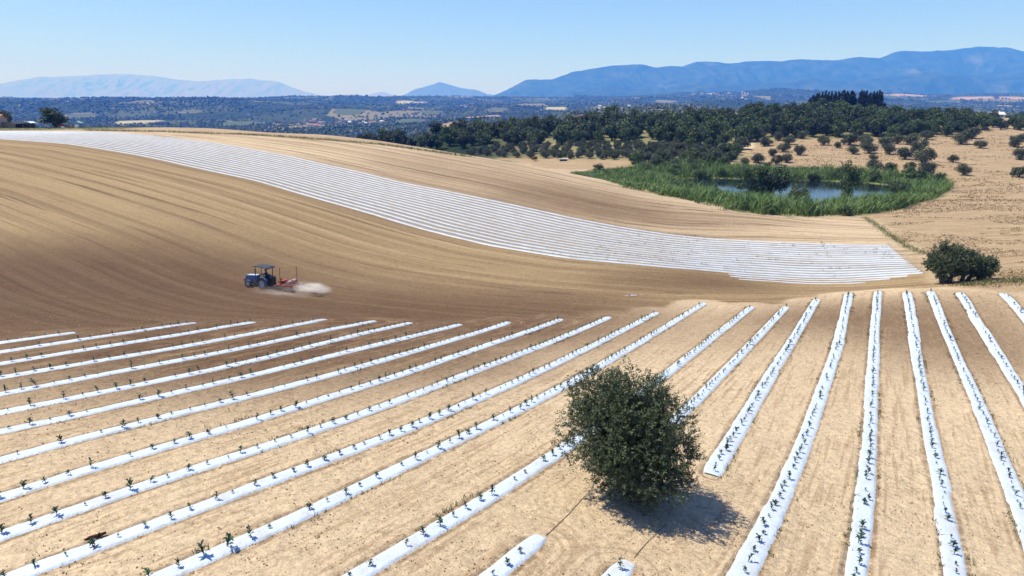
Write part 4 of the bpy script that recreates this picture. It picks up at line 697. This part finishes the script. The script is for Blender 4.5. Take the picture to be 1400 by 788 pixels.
# seedlings in the film
SEED = leaf_mat("seedling_leaves", (.012, .036, .022), (.032, .072, .036), (.02, .05, .024), tree=.35)
def seedling(seed):
    g = random.Random(seed); V = []; F = []
    def leaf(p, a, l, up, w_):
        o = len(V); d_ = Vector((math.cos(a), math.sin(a), 0)); s_ = Vector((-math.sin(a), math.cos(a), 0)); p = Vector(p)
        for f, ww, dz in ((0, .12, 0), (.35, 1, up * .6), (.7, .8, up * .8), (1, .08, up * .55)):
            c_ = p + d_ * l * f + Vector((0, 0, l * dz)); V.append(c_ - s_ * w_ * ww * .5); V.append(c_ + s_ * w_ * ww * .5)
        for i in range(3): F.append((o + 2 * i, o + 2 * i + 1, o + 2 * i + 3, o + 2 * i + 2))
    h = g.uniform(.14, .21); tv, tf = tube([([(0, 0, -.02), (.01, 0, h * .5), (0, .01, h)], [.008, .007, .004])], 5)
    for i in range(13):
        z = h * (.12 + .88 * i / 12); leaf((0, 0, z), i * 2.4 + g.uniform(-.4, .4), g.uniform(.06, .125) * (1.1 - .4 * i / 12), g.uniform(.4, 1.2), g.uniform(.035, .055))
    V = np.vstack([np.array([tuple(v) for v in V]), tv]); F = np.vstack([np.array(F), tf + (len(V) - len(tv))]); return V, F
sv = [seedling(i) for i in range(6)]; sm = []
for V, F in sv:
    me = np_mesh("seedling", V, F); me.materials.append(SEED); sm.append(me)
allp = []
cp, sp_ = math.cos(math.radians(14.82)), math.sin(math.radians(14.82))
for si, (k, p) in enumerate(STR):
    s = np.r_[0, np.cumsum(np.hypot(*np.diff(p, axis=0).T))]; q = .35; o_ = 0
    while q < s[-1] - .2:
        x = float(np.interp(q, s, p[:, 0])) + rnd.gauss(0, .035); y = float(np.interp(q, s, p[:, 1])) + rnd.gauss(0, .035); q += .70 + rnd.gauss(0, .04)
        if rnd.random() < .07: continue
        z = Hz(x, y); dp = y * cp - (z - 22) * sp_; u = 700 + 960 * x / dp; v = 394 - 960 * (y * sp_ + (z - 22) * cp) / dp
        vis = -5 < u < 1405 and v < 795
        if vis: o_ += 1
        allp.append((dp if vis else dp + 500, si, o_, x, y, z + .07, vis))
allp.sort()
SV = []; SF = []; no = 0
for i, (dp, si, o_, x, y, z, vis) in enumerate(allp):
    sc = rnd.choice((rnd.uniform(.5, .8), rnd.uniform(.9, 1.25), rnd.uniform(1., 1.5))) * (1.3 if rnd.random() < .08 else 1); a = rnd.uniform(0, 6.28); v_ = rnd.randrange(6)
    if i < 300:
        o = bpy.data.objects.new("seedling", sm[v_]); C.objects.link(o); o.location = (x, y, z); o.rotation_euler = (rnd.gauss(0, .16), rnd.gauss(0, .16), a); o.scale = (sc * rnd.uniform(.8, 1.2), sc, sc * rnd.uniform(.85, 1.25))
        tag(o, f"green seedling, {ordw(o_)} from near end on {strip_name[si]}", "seedling", "seedlings growing through the near film strips")
    elif vis or dp < 560:
        V, F = sv[v_]; c_, s_ = math.cos(a), math.sin(a)
        SV.append(np.stack([(V[:, 0] * c_ - V[:, 1] * s_) * sc + x, (V[:, 0] * s_ + V[:, 1] * c_) * sc + y, V[:, 2] * sc + z], 1)); SF.append(F + no); no += len(V)
tag(link("seedlings", np_mesh("seedlings", np.vstack(SV), np.vstack(SF)), SEED), kind='stuff')

# clods along the strips and on the tilled ground
CLOD = NT("clod_soil"); CLOD.base(CLOD.mix(CLOD.isl(), (.20, .135, .08), (.46, .33, .20)), .95, .05); CLOD = CLOD.m
oct_ = np.array([(1, 0, 0), (-1, 0, 0), (0, 1, 0), (0, -1, 0), (0, 0, 1), (0, 0, -1)], float)
of = np.array([(0, 2, 4), (2, 1, 4), (1, 3, 4), (3, 0, 4), (2, 0, 5), (1, 2, 5), (3, 1, 5), (0, 3, 5)])
def lumps_mesh(P, R, seed, zs=.7):
    g = np.random.default_rng(seed); n = len(P); V = oct_[None] * R[:, None, None] * g.uniform(.6, 1.3, (n, 6, 1)) + g.normal(size=(n, 6, 3)) * R[:, None, None] * .2
    V[:, :, 2] *= zs; V = V + P[:, None, :]; return V.reshape(-1, 3), (np.arange(n)[:, None, None] * 6 + of[None]).reshape(-1, 3)
cp_ = []; cr_ = []
for k, p in STR:
    for _ in range(int(len(p) * 4.5)):
        i = rnd.randrange(len(p) - 1); T = p[i + 1] - p[i]; N = np.array([-T[1], T[0]]) / (np.hypot(*T) + 1e-9)
        if vnoise(np.array([p[i][0] / 2]), np.array([p[i][1] / 2 + k * 5]), 5)[0] < .35: continue
        c_ = p[i] + T * rnd.random() + N * rnd.choice((-1, 1)) * (.33 + abs(rnd.gauss(0, .16))); cp_.append(c_); cr_.append(rnd.uniform(.012, .05))
for _ in range(26000):
    y = 15 + 38 * rnd.random() ** 1.4; cp_.append((rnd.uniform(-.8, .8) * y, y)); cr_.append(.010 + .032 * rnd.random() ** 2.5)
cp_ = np.array(cp_); cr_ = np.array(cr_)
tag(link("soil_clods", np_mesh("soil_clods", *lumps_mesh(np.stack([cp_[:, 0], cp_[:, 1], H(cp_[:, 0], cp_[:, 1]) + .01], 1), cr_, 3)), CLOD), kind='stuff')

# far woods on the hills: too many to count
n = 95000; u = rng.uniform(-.80, .80, n); y = np.exp(rng.uniform(math.log(620), math.log(6200), n)); x = u * y
wn = fbm(x / 260, y / 330, 71, 3); k = (wn > -.12) | (rng.random(n) < .16)
for fx, fy, rx, ry, tn_ in FF: k &= np.hypot((x - fx) / rx, (y - fy) / ry) > 1.0
for hn, hx, hy in HS: k &= np.hypot(x - hx, y - hy) > 16
x = x[k]; y = y[k]; R = rng.uniform(2.8, 5.8, len(x)) * np.clip(y / 2600, .8, 1.5)
FARW = leaf_mat("far_wood_leaves", (.016, .029, .013), (.036, .052, .022), (.024, .038, .016), tree=0)
tag(link("far_woods", np_mesh("far_woods", *lumps_mesh(np.stack([x, y, H(x, y) + R * .45], 1), R, 8, .85)), FARW), kind='stuff')

# ---------------------------------------------------------------- houses
WALLC = [paint("cream_render", (.66, .60, .50), .85, .1), paint("white_render", (.78, .76, .72), .85, .1), paint("ochre_render", (.52, .40, .28), .85, .1)]
ROOFT = paint("roof_tiles", (.34, .17, .10), .85, .1, scale=2.); GLASS = paint("window_glass", (.03, .035, .04), .15, .5, var=.1)
DARKROOF = paint("dark_roof", (.06, .055, .06), .7, .2); PALER = paint("pale_roof", (.62, .60, .56), .7, .2)
def house_meshes(L, W_h, Hh, wm, rm, near_=False):
    b = MB(); b.box((0, 0, Hh / 2 - .5), (L, W_h, Hh + 1)); b.prism([(-L / 2, Hh), (L / 2, Hh), (L / 2, Hh + .01), (-L / 2, Hh + .01)], -.01, .01)
    for sx in (-1, 1):                                       # gable triangles
        v = [b.b.verts.new((sx * L / 2, -W_h / 2, Hh)), b.b.verts.new((sx * L / 2, W_h / 2, Hh)), b.b.verts.new((sx * L / 2, 0, Hh + W_h * .24))]; b.b.faces.new(v)
    w_ = b.build("wall", wm)
    b = MB(); e = .45; hh = W_h * .24
    for sy in (-1, 1):
        p = [(-L / 2 - e, sy * (W_h / 2 + e), Hh - hh * e / (W_h / 2)), (L / 2 + e, sy * (W_h / 2 + e), Hh - hh * e / (W_h / 2)), (L / 2 + e, 0, Hh + hh), (-L / 2 - e, 0, Hh + hh)]
        lo = [b.b.verts.new((x, y, z + .02)) for x, y, z in p]; up = [b.b.verts.new((x, y, z + .22)) for x, y, z in p]
        b.b.faces.new(lo); b.b.faces.new(up[::-1])
        for i in range(4): b.b.faces.new((lo[i], up[i], up[(i + 1) % 4], lo[(i + 1) % 4]))
    b.box((L * .25, W_h * .12, Hh + hh + .3), (.6, .6, 1.2)); r_ = b.build("roof", rm)
    boxes = []; nx_ = max(2, int(L / 3))
    for fl in range(max(1, int(Hh / 2.9))):
        for i in range(nx_):
            for sy in (-1, 1): boxes.append((-L / 2 + L * (i + .5) / nx_, sy * (W_h / 2 + .01), 1.5 + fl * 2.9))
    out = [('wall', w_.data), ('roof', r_.data)]; tmp = [w_, r_]
    if near_:
        for p_ in boxes:
            o = MB().box(p_, (.9, .06, 1.2)).build("window", GLASS); out.append(('window', o.data)); tmp.append(o)
    else:                                                       # village houses: a few pixels each, windows drawn into the wall
        bm_ = bmesh.new(); bm_.from_mesh(w_.data)
        for p_ in boxes:
            n0 = len(bm_.faces); r0 = bmesh.ops.create_cube(bm_, size=1)['verts']
            for v in r0: v.co = Vector((v.co.x * .9 + p_[0], v.co.y * .06 + p_[1], v.co.z * 1.2 + p_[2]))
            for f_ in {f_ for v in r0 for f_ in v.link_faces}: f_.material_index = 1
        bm_.to_mesh(w_.data); bm_.free(); w_.data.materials.append(GLASS)
    for o in tmp: bpy.data.objects.remove(o)
    return out
HK = [house_meshes(12, 8, 5.8, WALLC[1], ROOFT), house_meshes(10, 8, 6.2, WALLC[0], ROOFT), house_meshes(15, 9, 8.6, WALLC[1], PALER), house_meshes(11, 7.5, 3.2, WALLC[2], ROOFT)]
def house(kd, label, x, y, rz, sc=1., group=None, name="house"):
    r = empty(name, (x, y, Hz(x, y)), rz, sc); tag(r, label, "house", group)
    for nm, me in HK[kd]: link(nm, me, None, r)
    return r
GL = {0: ("small pale house in the white village in the valley left of centre", "houses of the valley village"),
      1: ("pale house in the row of houses on the mid-distance ridge", "houses along the mid-distance ridge"),
      2: ("tiny pale house of the hilltop village below the blue mountains", "houses of the hilltop village"),
      3: ("single pale farmhouse scattered among the far wooded hills", "scattered farmhouses on the far hills")}
for kd, x, y in HS: house(rnd.randrange(4), GL[kd][0], x, y, rnd.uniform(-.6, .6), rnd.uniform(.5, .85) * (1.35 if kd == 2 else 1), GL[kd][1])
HK.append(house_meshes(9, 7, 3.6, WALLC[2], DARKROOF, True)); HK.append(house_meshes(8, 6, 2.6, WALLC[1], PALER, True))
house(4, "dark-roofed farmhouse half hidden in trees above the wood", 36.5, 388, .1)
house(5, "low white house with pale roof behind the plateau, left one of two", 250, 412, .1, .9)
house(5, "low white house with pale roof behind the plateau, right one of two", 288, 430, -.1, .9)
HK.append(house_meshes(6, 5, 2.7, WALLC[2], ROOFT, True))
house(6, "brown farm building cut off by the left edge of the picture", -160.0, 222, .1)

# ---------------------------------------------------------------- yard on the left ridge
WHITE = paint("white_sheet", (.78, .78, .76), .6, .2); DARK = paint("dark_metal", (.035, .035, .04), .5, .4); RED = paint("red_paint", (.30, .045, .03), .55, .3, var=.6)
TEAL = paint("teal_sheet", (.22, .45, .40), .6, .2); WOOD = paint("grey_wood", (.26, .20, .14), .8, .1); RUST = paint("rust", (.20, .10, .06), .8, .1)
def at(x, y, rz=0.): return empty, (x, y, Hz(x, y)), rz
r = empty("open_shed", (-150.0, 222, Hz(-150.0, 222)), .05); tag(r, "low dark open shed with a white sheet roof on the left ridge", "shed")
b = MB()
for sx in (-2.2, 0, 2.2):
    for sy in (-1.2, 1.2): b.cyl((sx, sy, -.2), (sx, sy, 1.35), .07)
b.build("post", WOOD, r); MB().box((0, 1.25, .65), (4.6, .08, 1.4)).box((-2.3, 0, .6), (.08, 2.5, 1.3)).build("wall", DARK, r)
MB().prism([(-2.6, 1.3), (-.6, 1.62), (.3, 1.9), (1.6, 1.95), (2.6, 1.5), (2.6, 1.56), (1.6, 2.02), (.3, 1.97), (-.6, 1.7), (-2.6, 1.37)], -1.5, 1.5).build("roof", WHITE, r)
r = empty("farm_trailer", (-138.4, 221.5, Hz(-138.4, 221.5)), .1); tag(r, "small red farm trailer beside the round tree on the ridge", "trailer")
MB().box((0, 0, .75), (2.0, 1.2, .55), .03).build("body", RED, r); MB().cyl((1., 0, .5), (1.9, 0, .4), .05).build("drawbar", DARK, r)
for sy in (-.65, .65): MB().ring((0, sy, .3), .32, .14, .16, 16).build("wheel", DARK, r, True)
r = empty("crate_stack", (-135.7, 221.5, Hz(-135.7, 221.5)), 0); tag(r, "pale wooden crates piled right of the red trailer", "crates")
b = MB()
for i in range(3):
    for j in range(2 - (i == 1)): b.box((i * .95 - .9, 0, .3 + j * .56), (.88, .8, .5), .02)
b.build("crate", WOOD, r)
r = empty("canopy_stall", (-133.3, 221.5, Hz(-133.3, 221.5)), 0); tag(r, "small stand with teal canopy over a white tank on the ridge", "stand")
b = MB()
for sx in (-.9, .9):
    for sy in (-.6, .6): b.cyl((sx, sy, -.1), (sx, sy, 1.5), .04)
b.build("post", DARK, r); MB().prism([(-1.1, 1.45), (0, 1.8), (1.1, 1.45), (1.1, 1.52), (0, 1.88), (-1.1, 1.52)], -.8, .8).build("canopy", TEAL, r)
o = MB().box((-133.1, 220.3, Hz(-133.1, 220.3) + .45), (1.0, .9, .9), .12).build("water_tank", WHITE); tag(o, "white cube water tank in front of the teal canopy", "tank")
o = MB().box((-137.0, 219.6, Hz(-137.0, 219.6) + .2), (.9, .5, .4), .06).cyl((-137.3, 219.6, Hz(-137.0, 219.6) + .4), (-137.3, 219.6, Hz(-137.0, 219.6) + .5), .1).build("jerrycan", WHITE); tag(o, "white container on the grass below the crates", "container")
r = empty("garden_wall", (-154.8, 222.5, Hz(-154.8, 222.5)), 0.05); tag(r, "grey weathered lean-to between brown house and dark shed", "shed")
MB().box((0, 0, .8), (3.6, 1.8, 1.7)).build("wall", WOOD, r); MB().prism([(-2, 1.65), (2, 1.9), (2, 1.97), (-2, 1.72)], -1.1, 1.1).build("roof", RUST, r)
r = empty("animal_shelter", (18.2, 252.3, Hz(18.2, 252.3)), .05); tag(r, "low white-topped shelter at the front of the olive orchard", "shelter")
MB().box((0, 0, .3), (2.6, 1.0, .7)).build("body", DARK, r); MB().box((0, 0, .72), (3.0, 1.3, .14), .03).build("roof", WHITE, r)

# ---------------------------------------------------------------- tractor, implement, driver
def frame(x, y, hx, hy, z=0.):
    n_ = nrm_at(x, y); f = Vector((hx, hy, 0)); f = (f - n_ * f.dot(n_)).normalized(); s_ = n_.cross(f)
    return Matrix.Translation((x, y, Hz(x, y) + z)) @ Matrix((f, s_, n_)).transposed().to_4x4()
BLUE = paint("blue_paint", (.075, .115, .24), .5, .4, var=.6); PALEB = paint("pale_blue_paint", (.42, .52, .62), .35, .5); TYRE = paint("dusty_tyre", (.10, .095, .09), .9, .1, var=.8)
RIM = paint("grey_rim", (.45, .46, .47), .5, .4); BLACK = paint("black_paint", (.02, .02, .022), .5, .4); PINK = paint("faded_plastic", (.50, .30, .26), .6, .3, var=.6); GREY = paint("grey_metal", (.30, .31, .32), .5, .4)
M = frame(-25.7, 69.75, -2.1, .62)
tr = empty("tractor", (0, 0, 0)); tr.matrix_world = M; tag(tr, "compact blue tractor with dark canopy, pulling a red implement across the tilled slope", "tractor")
MB().prism([(.35, .62), (1.62, .62), (1.70, .75), (1.70, 1.02), (1.55, 1.14), (.35, 1.22)], -.30, .30).build("hood", BLUE, tr)
MB().prism([(.30, 1.222), (1.54, 1.143), (1.62, 1.09), (1.60, 1.16), (1.52, 1.20), (.30, 1.28)], -.27, .27).build("hood_top", PALEB, tr)
MB().box((.5, 0, .52), (2.2, .36, .32), .04).box((-.55, 0, .62), (.7, .6, .4), .05).box((1.15, 0, .36), (.22, .7, .14)).build("chassis", GREY, tr)
b = MB().box((1.80, 0, .72), (.14, .5, .34), .03)
for i in range(4): b.box((1.92, -.24 + i * .16, .66), (.12, .13, .3), .02)
b.build("front_weight", PINK, tr)
for sy in (-1, 1): MB().cyl((1.70, sy * .2, .94), (1.735, sy * .2, .94), .07).build("headlight", WHITE, tr)
MB().cyl((.9, -.2, 1.15), (.9, -.2, 1.75), .035).build("exhaust_pipe", BLACK, tr)
for sy in (-1, 1):
    wl = MB().ring((-.55, sy * .62, .55), .55, .22, .34, 28)
    for i in range(18):
        a = 2 * math.pi * i / 18; wl.box((-.55 + .555 * math.cos(a), sy * .62, .55 + .555 * math.sin(a)), (.05, .32, .04), rot=Matrix.Rotation(-a, 3, 'Y'))
    o = wl.build("wheel", TYRE, tr); MB().cyl((-.55, sy * .55, .55), (-.55, sy * .74, .55), .34, .33, 24).cyl((-.55, sy * .73, .55), (-.55, sy * .77, .55), .12, .1).build("rim", RIM, o)
    o = MB().ring((1.2, sy * .56, .38), .38, .15, .24, 24).build("wheel", TYRE, tr); MB().cyl((1.2, sy * .5, .38), (1.2, sy * .65, .38), .23, .22, 20).build("rim", RIM, o)
    fd = [( -.55 + rr * math.cos(a), .55 + rr * math.sin(a)) for rr, rg in ((.62, range(0, 11)), (.66, range(10, -1, -1))) for a in [math.pi * (.06 + .82 * i / 10) for i in rg]]
    MB().prism(fd, sy * .42, sy * .80).build("fender", BLUE, tr)
MB().box((-.62, 0, .98), (.46, .46, .12), .04).box((-.86, 0, 1.22), (.12, .44, .46), .04).build("seat", BLACK, tr)
MB().cyl((.30, 0, 1.2), (.02, 0, 1.36), .03).ring((0, 0, 0), .001, .0005, .001, 3).build("steering_column", BLACK, tr)
sw = MB(); sw.ring((0, 0, 0), .19, .03, .03, 20); o = sw.build("steering_wheel", BLACK, tr); o.location = (0, 0, 1.37); o.rotation_euler = (math.radians(90), 0, 0); o.rotation_euler = (math.radians(90), math.radians(0), math.radians(0))
b = MB()
for sy in (-.5, .5): b.cyl((.36, sy * .9, .95), (.30, sy, 2.22), .03).cyl((-.95, sy, .9), (-1.0, sy, 2.15), .04)
b.cyl((.30, -.5, 2.2), (.30, .5, 2.2), .03).cyl((-1.0, -.5, 2.12), (-1.0, .5, 2.12), .04).build("canopy_post", BLACK, tr)
MB().prism([(.55, 2.22), (.3, 2.30), (-1.0, 2.22), (-1.2, 2.12), (-1.2, 2.07), (-1.0, 2.16), (.3, 2.24), (.55, 2.16)], -.68, .68).build("canopy", DARK, tr)
MB().box((-1.25, 0, .75), (.4, .9, .9), .05).build("rear_box", BLACK, tr)
M2 = frame(-22.75, 68.85, -2.1, .62)
im = empty("bed_former", (0, 0, 0)); im.matrix_world = M2; tag(im, "red bed-forming implement with two upright marker poles behind the blue tractor", "implement")
b = MB()
for sy in (-.75, .75): b.box((0, sy, .55), (1.7, .09, .12)).cyl((.75, sy * .4, .5), (1.25, sy * .3, .7), .045)
for sx in (-.8, -.1, .7): b.box((sx, 0, .56), (.1, 1.6, .1))
b.cyl((.7, 0, .55), (.75, 0, 1.15), .05).cyl((.75, 0, 1.15), (-.1, 0, .6), .04).build("frame", RED, im)
for i in range(5):
    MB().cyl((.15, -.64 + i * .32, .55), (-.05, -.64 + i * .32, .0), .035).box((-.02, -.64 + i * .32, .04), (.22, .06, .16)).build("tine", RED, im)
for sy in (-.4, .4): MB().cyl((-.45, sy - .3, .85), (-.45, sy + .3, .85), .2, n=18).build("film_roll", PINK, im)
MB().box((.25, .1, .86), (.4, .8, .34), .04, taper=1.15).build("hopper", RED, im)
for sx, sy in ((.35, .72), (-.65, -.72)): MB().cyl((sx, sy, .55), (sx, sy, 2.35), .028).build("marker_pole", RUST, im)
for sy in (-.6, .6): MB().ring((-.85, sy, .24), .24, .08, .12, 18).cyl((-.85, sy - .05, .24), (-.85, sy + .05, .24), .15, n=16).build("press_wheel", RED, im)
# driver: one skinned figure, seated, hands on the wheel
J = {'pel': (-.60, 0, 1.10, .135), 'bel': (-.61, 0, 1.28, .125), 'che': (-.58, 0, 1.48, .15), 'nec': (-.555, 0, 1.63, .06), 'jaw': (-.53, 0, 1.70, .075), 'hea': (-.545, 0, 1.78, .098), 'top': (-.55, 0, 1.85, .075)}
E_ = [('pel', 'bel'), ('bel', 'che'), ('che', 'nec'), ('nec', 'jaw'), ('jaw', 'hea'), ('hea', 'top')]
for s_, sg in (('l', 1), ('r', -1)):
    J['sh' + s_] = (-.57, sg * .19, 1.53, .07); J['el' + s_] = (-.40, sg * .27, 1.30, .05); J['wr' + s_] = (-.16, sg * .18, 1.38, .036); J['ha' + s_] = (-.05, sg * .16, 1.40, .04)
    J['hi' + s_] = (-.56, sg * .10, 1.08, .10); J['kn' + s_] = (-.14, sg * .16, 1.08, .07); J['an' + s_] = (-.02, sg * .17, .72, .05); J['to' + s_] = (.14, sg * .18, .68, .045)
    E_ += [('che', 'sh' + s_), ('sh' + s_, 'el' + s_), ('el' + s_, 'wr' + s_), ('wr' + s_, 'ha' + s_), ('pel', 'hi' + s_), ('hi' + s_, 'kn' + s_), ('kn' + s_, 'an' + s_), ('an' + s_, 'to' + s_)]
    for f_ in range(5):
        a = sg * (-.7 + .3 * f_); nm = f'f{f_}{s_}'; J[nm] = (-.05 + .06 * math.cos(a), sg * .16 + .06 * math.sin(a) * .9, 1.395 - .02, .009); E_.append(('ha' + s_, nm))
J['nos'] = (-.435, 0, 1.755, .014); E_.append(('hea', 'nos'))
ks = list(J); me = bpy.data.meshes.new("person"); me.from_pydata([J[k][:3] for k in ks], [(ks.index(a), ks.index(b_)) for a, b_ in E_], [])
po = bpy.data.objects.new("person", me); C.objects.link(po); po.modifiers.new("skin", 'SKIN'); po.modifiers.new("sub", 'SUBSURF').levels = 1
for i_, k_ in enumerate(ks): me.skin_vertices[0].data[i_].radius = (J[k_][3],) * 2
me.skin_vertices[0].data[0].use_root = True
bpy.context.view_layer.update()
ev = po.evaluated_get(bpy.context.evaluated_depsgraph_get()); nm_ = bpy.data.meshes.new_from_object(ev)
po.modifiers.clear(); po.data = nm_
SKIN = paint("skin", (.42, .25, .17), .6, .3, var=.05); CLOTH = paint("dark_work_clothes", (.035, .045, .09), .9, .1); HAT = paint("straw_hat", (.36, .28, .15), .9, .1)
for q_ in (CLOTH, SKIN): nm_.materials.append(q_)
for f_ in nm_.polygons:
    c_ = f_.center; f_.material_index = 1 if (c_.z > 1.62 or (c_.x > -.19 and 1.3 < c_.z)) else 0; f_.use_smooth = True
po.matrix_world = M; tag(po, "driver in dark work clothes and cap seated under the tractor canopy, hands on the wheel", "person")
b = MB().cyl((-.55, 0, 1.82), (-.555, 0, 1.92), .115, .08, 16).box((-.45, 0, 1.83), (.14, .15, .02), .005); b.build("cap", CLOTH, po)

# dust kicked up behind the implement
def dust(name, x, y, sx, sy, sz, dens, seed, label):
    bm_ = bmesh.new(); bmesh.ops.create_icosphere(bm_, subdivisions=3, radius=1); me = bpy.data.meshes.new(name); bm_.to_mesh(me); bm_.free()
    o = link(name, me); o.location = (x, y, Hz(x, y) + sz * .62); o.scale = (sx, sy, sz); o.rotation_euler = (0, 0, -.35)
    m = bpy.data.materials.new(name); m.use_nodes = True; t = NT.__new__(NT); t.m = m; t.t = m.node_tree; t.t.nodes.remove(t.t.nodes['Principled BSDF'])
    out = t.t.nodes['Material Output']; v = t.n('VolumePrincipled'); v.inputs['Color'].default_value = (.98, .93, .87, 1)
    oc = t.n('TexCoord').outputs['Object']; ln = t.n('VectorMath', operation='LENGTH'); t.put(ln.inputs[0], oc)
    fo = t.step(ln.outputs['Value'], 1.0, .25); nz = t.step(t.noise(oc, 1.9, 4, .6), .38, .66)
    t.put(v.inputs['Density'], t.math('MULTIPLY', t.math('MULTIPLY', fo, nz), dens)); t.t.links.new(v.outputs[0], out.inputs['Volume'])
    me.materials.append(m); return tag(o, label, "dust", kind='stuff')
dust("dust_cloud", -19.9, 67.4, 2.7, 1.2, .8, 2.6, 1, "pale dust cloud blowing behind the red implement")
dust("dust_haze", -22.6, 66.0, 5.0, 2.2, .6, .22, 2, "thin low dust drifting below the tractor and implement")

# ---------------------------------------------------------------- small things in the fields
HOSE = paint("black_hose", (.045, .036, .028), .7, .2)
for i, L in enumerate((HOSE1, HOSE2)):
    p = resample(L, .15); p = p + .04 * np.stack([fbm(p[:, 1] * 2, p[:, 0], 3 + i, 2), fbm(p[:, 0] * 2, p[:, 1], 5 + i, 2)], 1)
    pts = [(x, y, z + .03) for (x, y), z in zip(p, H(p[:, 0], p[:, 1]))]
    o = link("drip_hose", np_mesh("drip_hose", *tube([(pts, [.010] * len(pts))], 6), True), HOSE)
    tag(o, ["black drip hose running from the strip end towards the olive tree's left side", "black drip hose from the strip tip to the lower edge of the olive shadow"][i], "hose")
x, y = -12.5, 18.5; z = Hz(x, y)
o = link("log", np_mesh("log", *tube([([(x - .28, y - .16, z + .04), (x - .15, y - .08, z + .07), (x + .04, y + .04, z + .06), (x + .22, y + .15, z + .09)], [.02, .05, .06, .04]), ([(x + .05, y + .05, z + .1), (x + .12, y - .02, z + .2)], [.03, .015])], 8), True), paint("dark_wood", (.055, .025, .014), .9, .1)); tag(o, "short dark brown log lying on the soil beside a strip at lower left", "log")
for i, (x, y, sc) in enumerate(((12.0, 66.6, .3), (12.9, 66.9, .22), (11.2, 66.4, .2))):
    g = np.random.default_rng(40 + i); n_ = 14; X, Y = np.meshgrid(np.linspace(-1, 1, n_), np.linspace(-.45, .45, 7)); Z = .22 * np.abs(fbm(X * 2.3 + i, Y * 3, 44 + i, 3)) + .03
    X = X + .15 * fbm(Y * 3, X * 2, 46, 2); wx = x + X * sc; wy = y + Y * sc
    ii = np.arange(6)[:, None] * n_; jj = np.arange(n_ - 1)[None]; F = np.stack([ii + jj, ii + jj + 1, ii + n_ + jj + 1, ii + n_ + jj], -1).reshape(-1, 4)
    o = link("film_scrap", np_mesh("film_scrap", np.stack([wx, wy, H(wx, wy) + Z * sc], -1).reshape(-1, 3), F, True), FILM2)
    tag(o, f"{['largest', 'right-hand small', 'left-hand small'][i]} crumpled scrap of white film on the dark headland", "scrap", "film scraps on the headland")

# ---------------------------------------------------------------- haze
lo_z = min(float(gz.min()), -70) - 2; hi_z = 1560.
bm_ = bmesh.new(); bmesh.ops.create_cube(bm_, size=1); me = bpy.data.meshes.new("haze"); bm_.to_mesh(me); bm_.free()
hz = link("haze", me); hz.scale = (69000, 69000, hi_z - lo_z); hz.location = (0, 0, (hi_z + lo_z) / 2)
m = bpy.data.materials.new("haze"); m.use_nodes = True; nt = m.node_tree; nt.nodes.remove(nt.nodes['Principled BSDF'])
v = nt.nodes.new('ShaderNodeVolumePrincipled'); v.inputs['Color'].default_value = (.06, .265, 1, 1); v.inputs['Absorption Color'].default_value = (.95, .95, 1, 1); v.inputs['Density'].default_value = 1.3e-4; v.inputs['Anisotropy'].default_value = .0
nt.links.new(v.outputs[0], nt.nodes['Material Output'].inputs['Volume']); me.materials.append(m)
tag(hz, kind='stuff'); hz.display_type = 'WIRE'
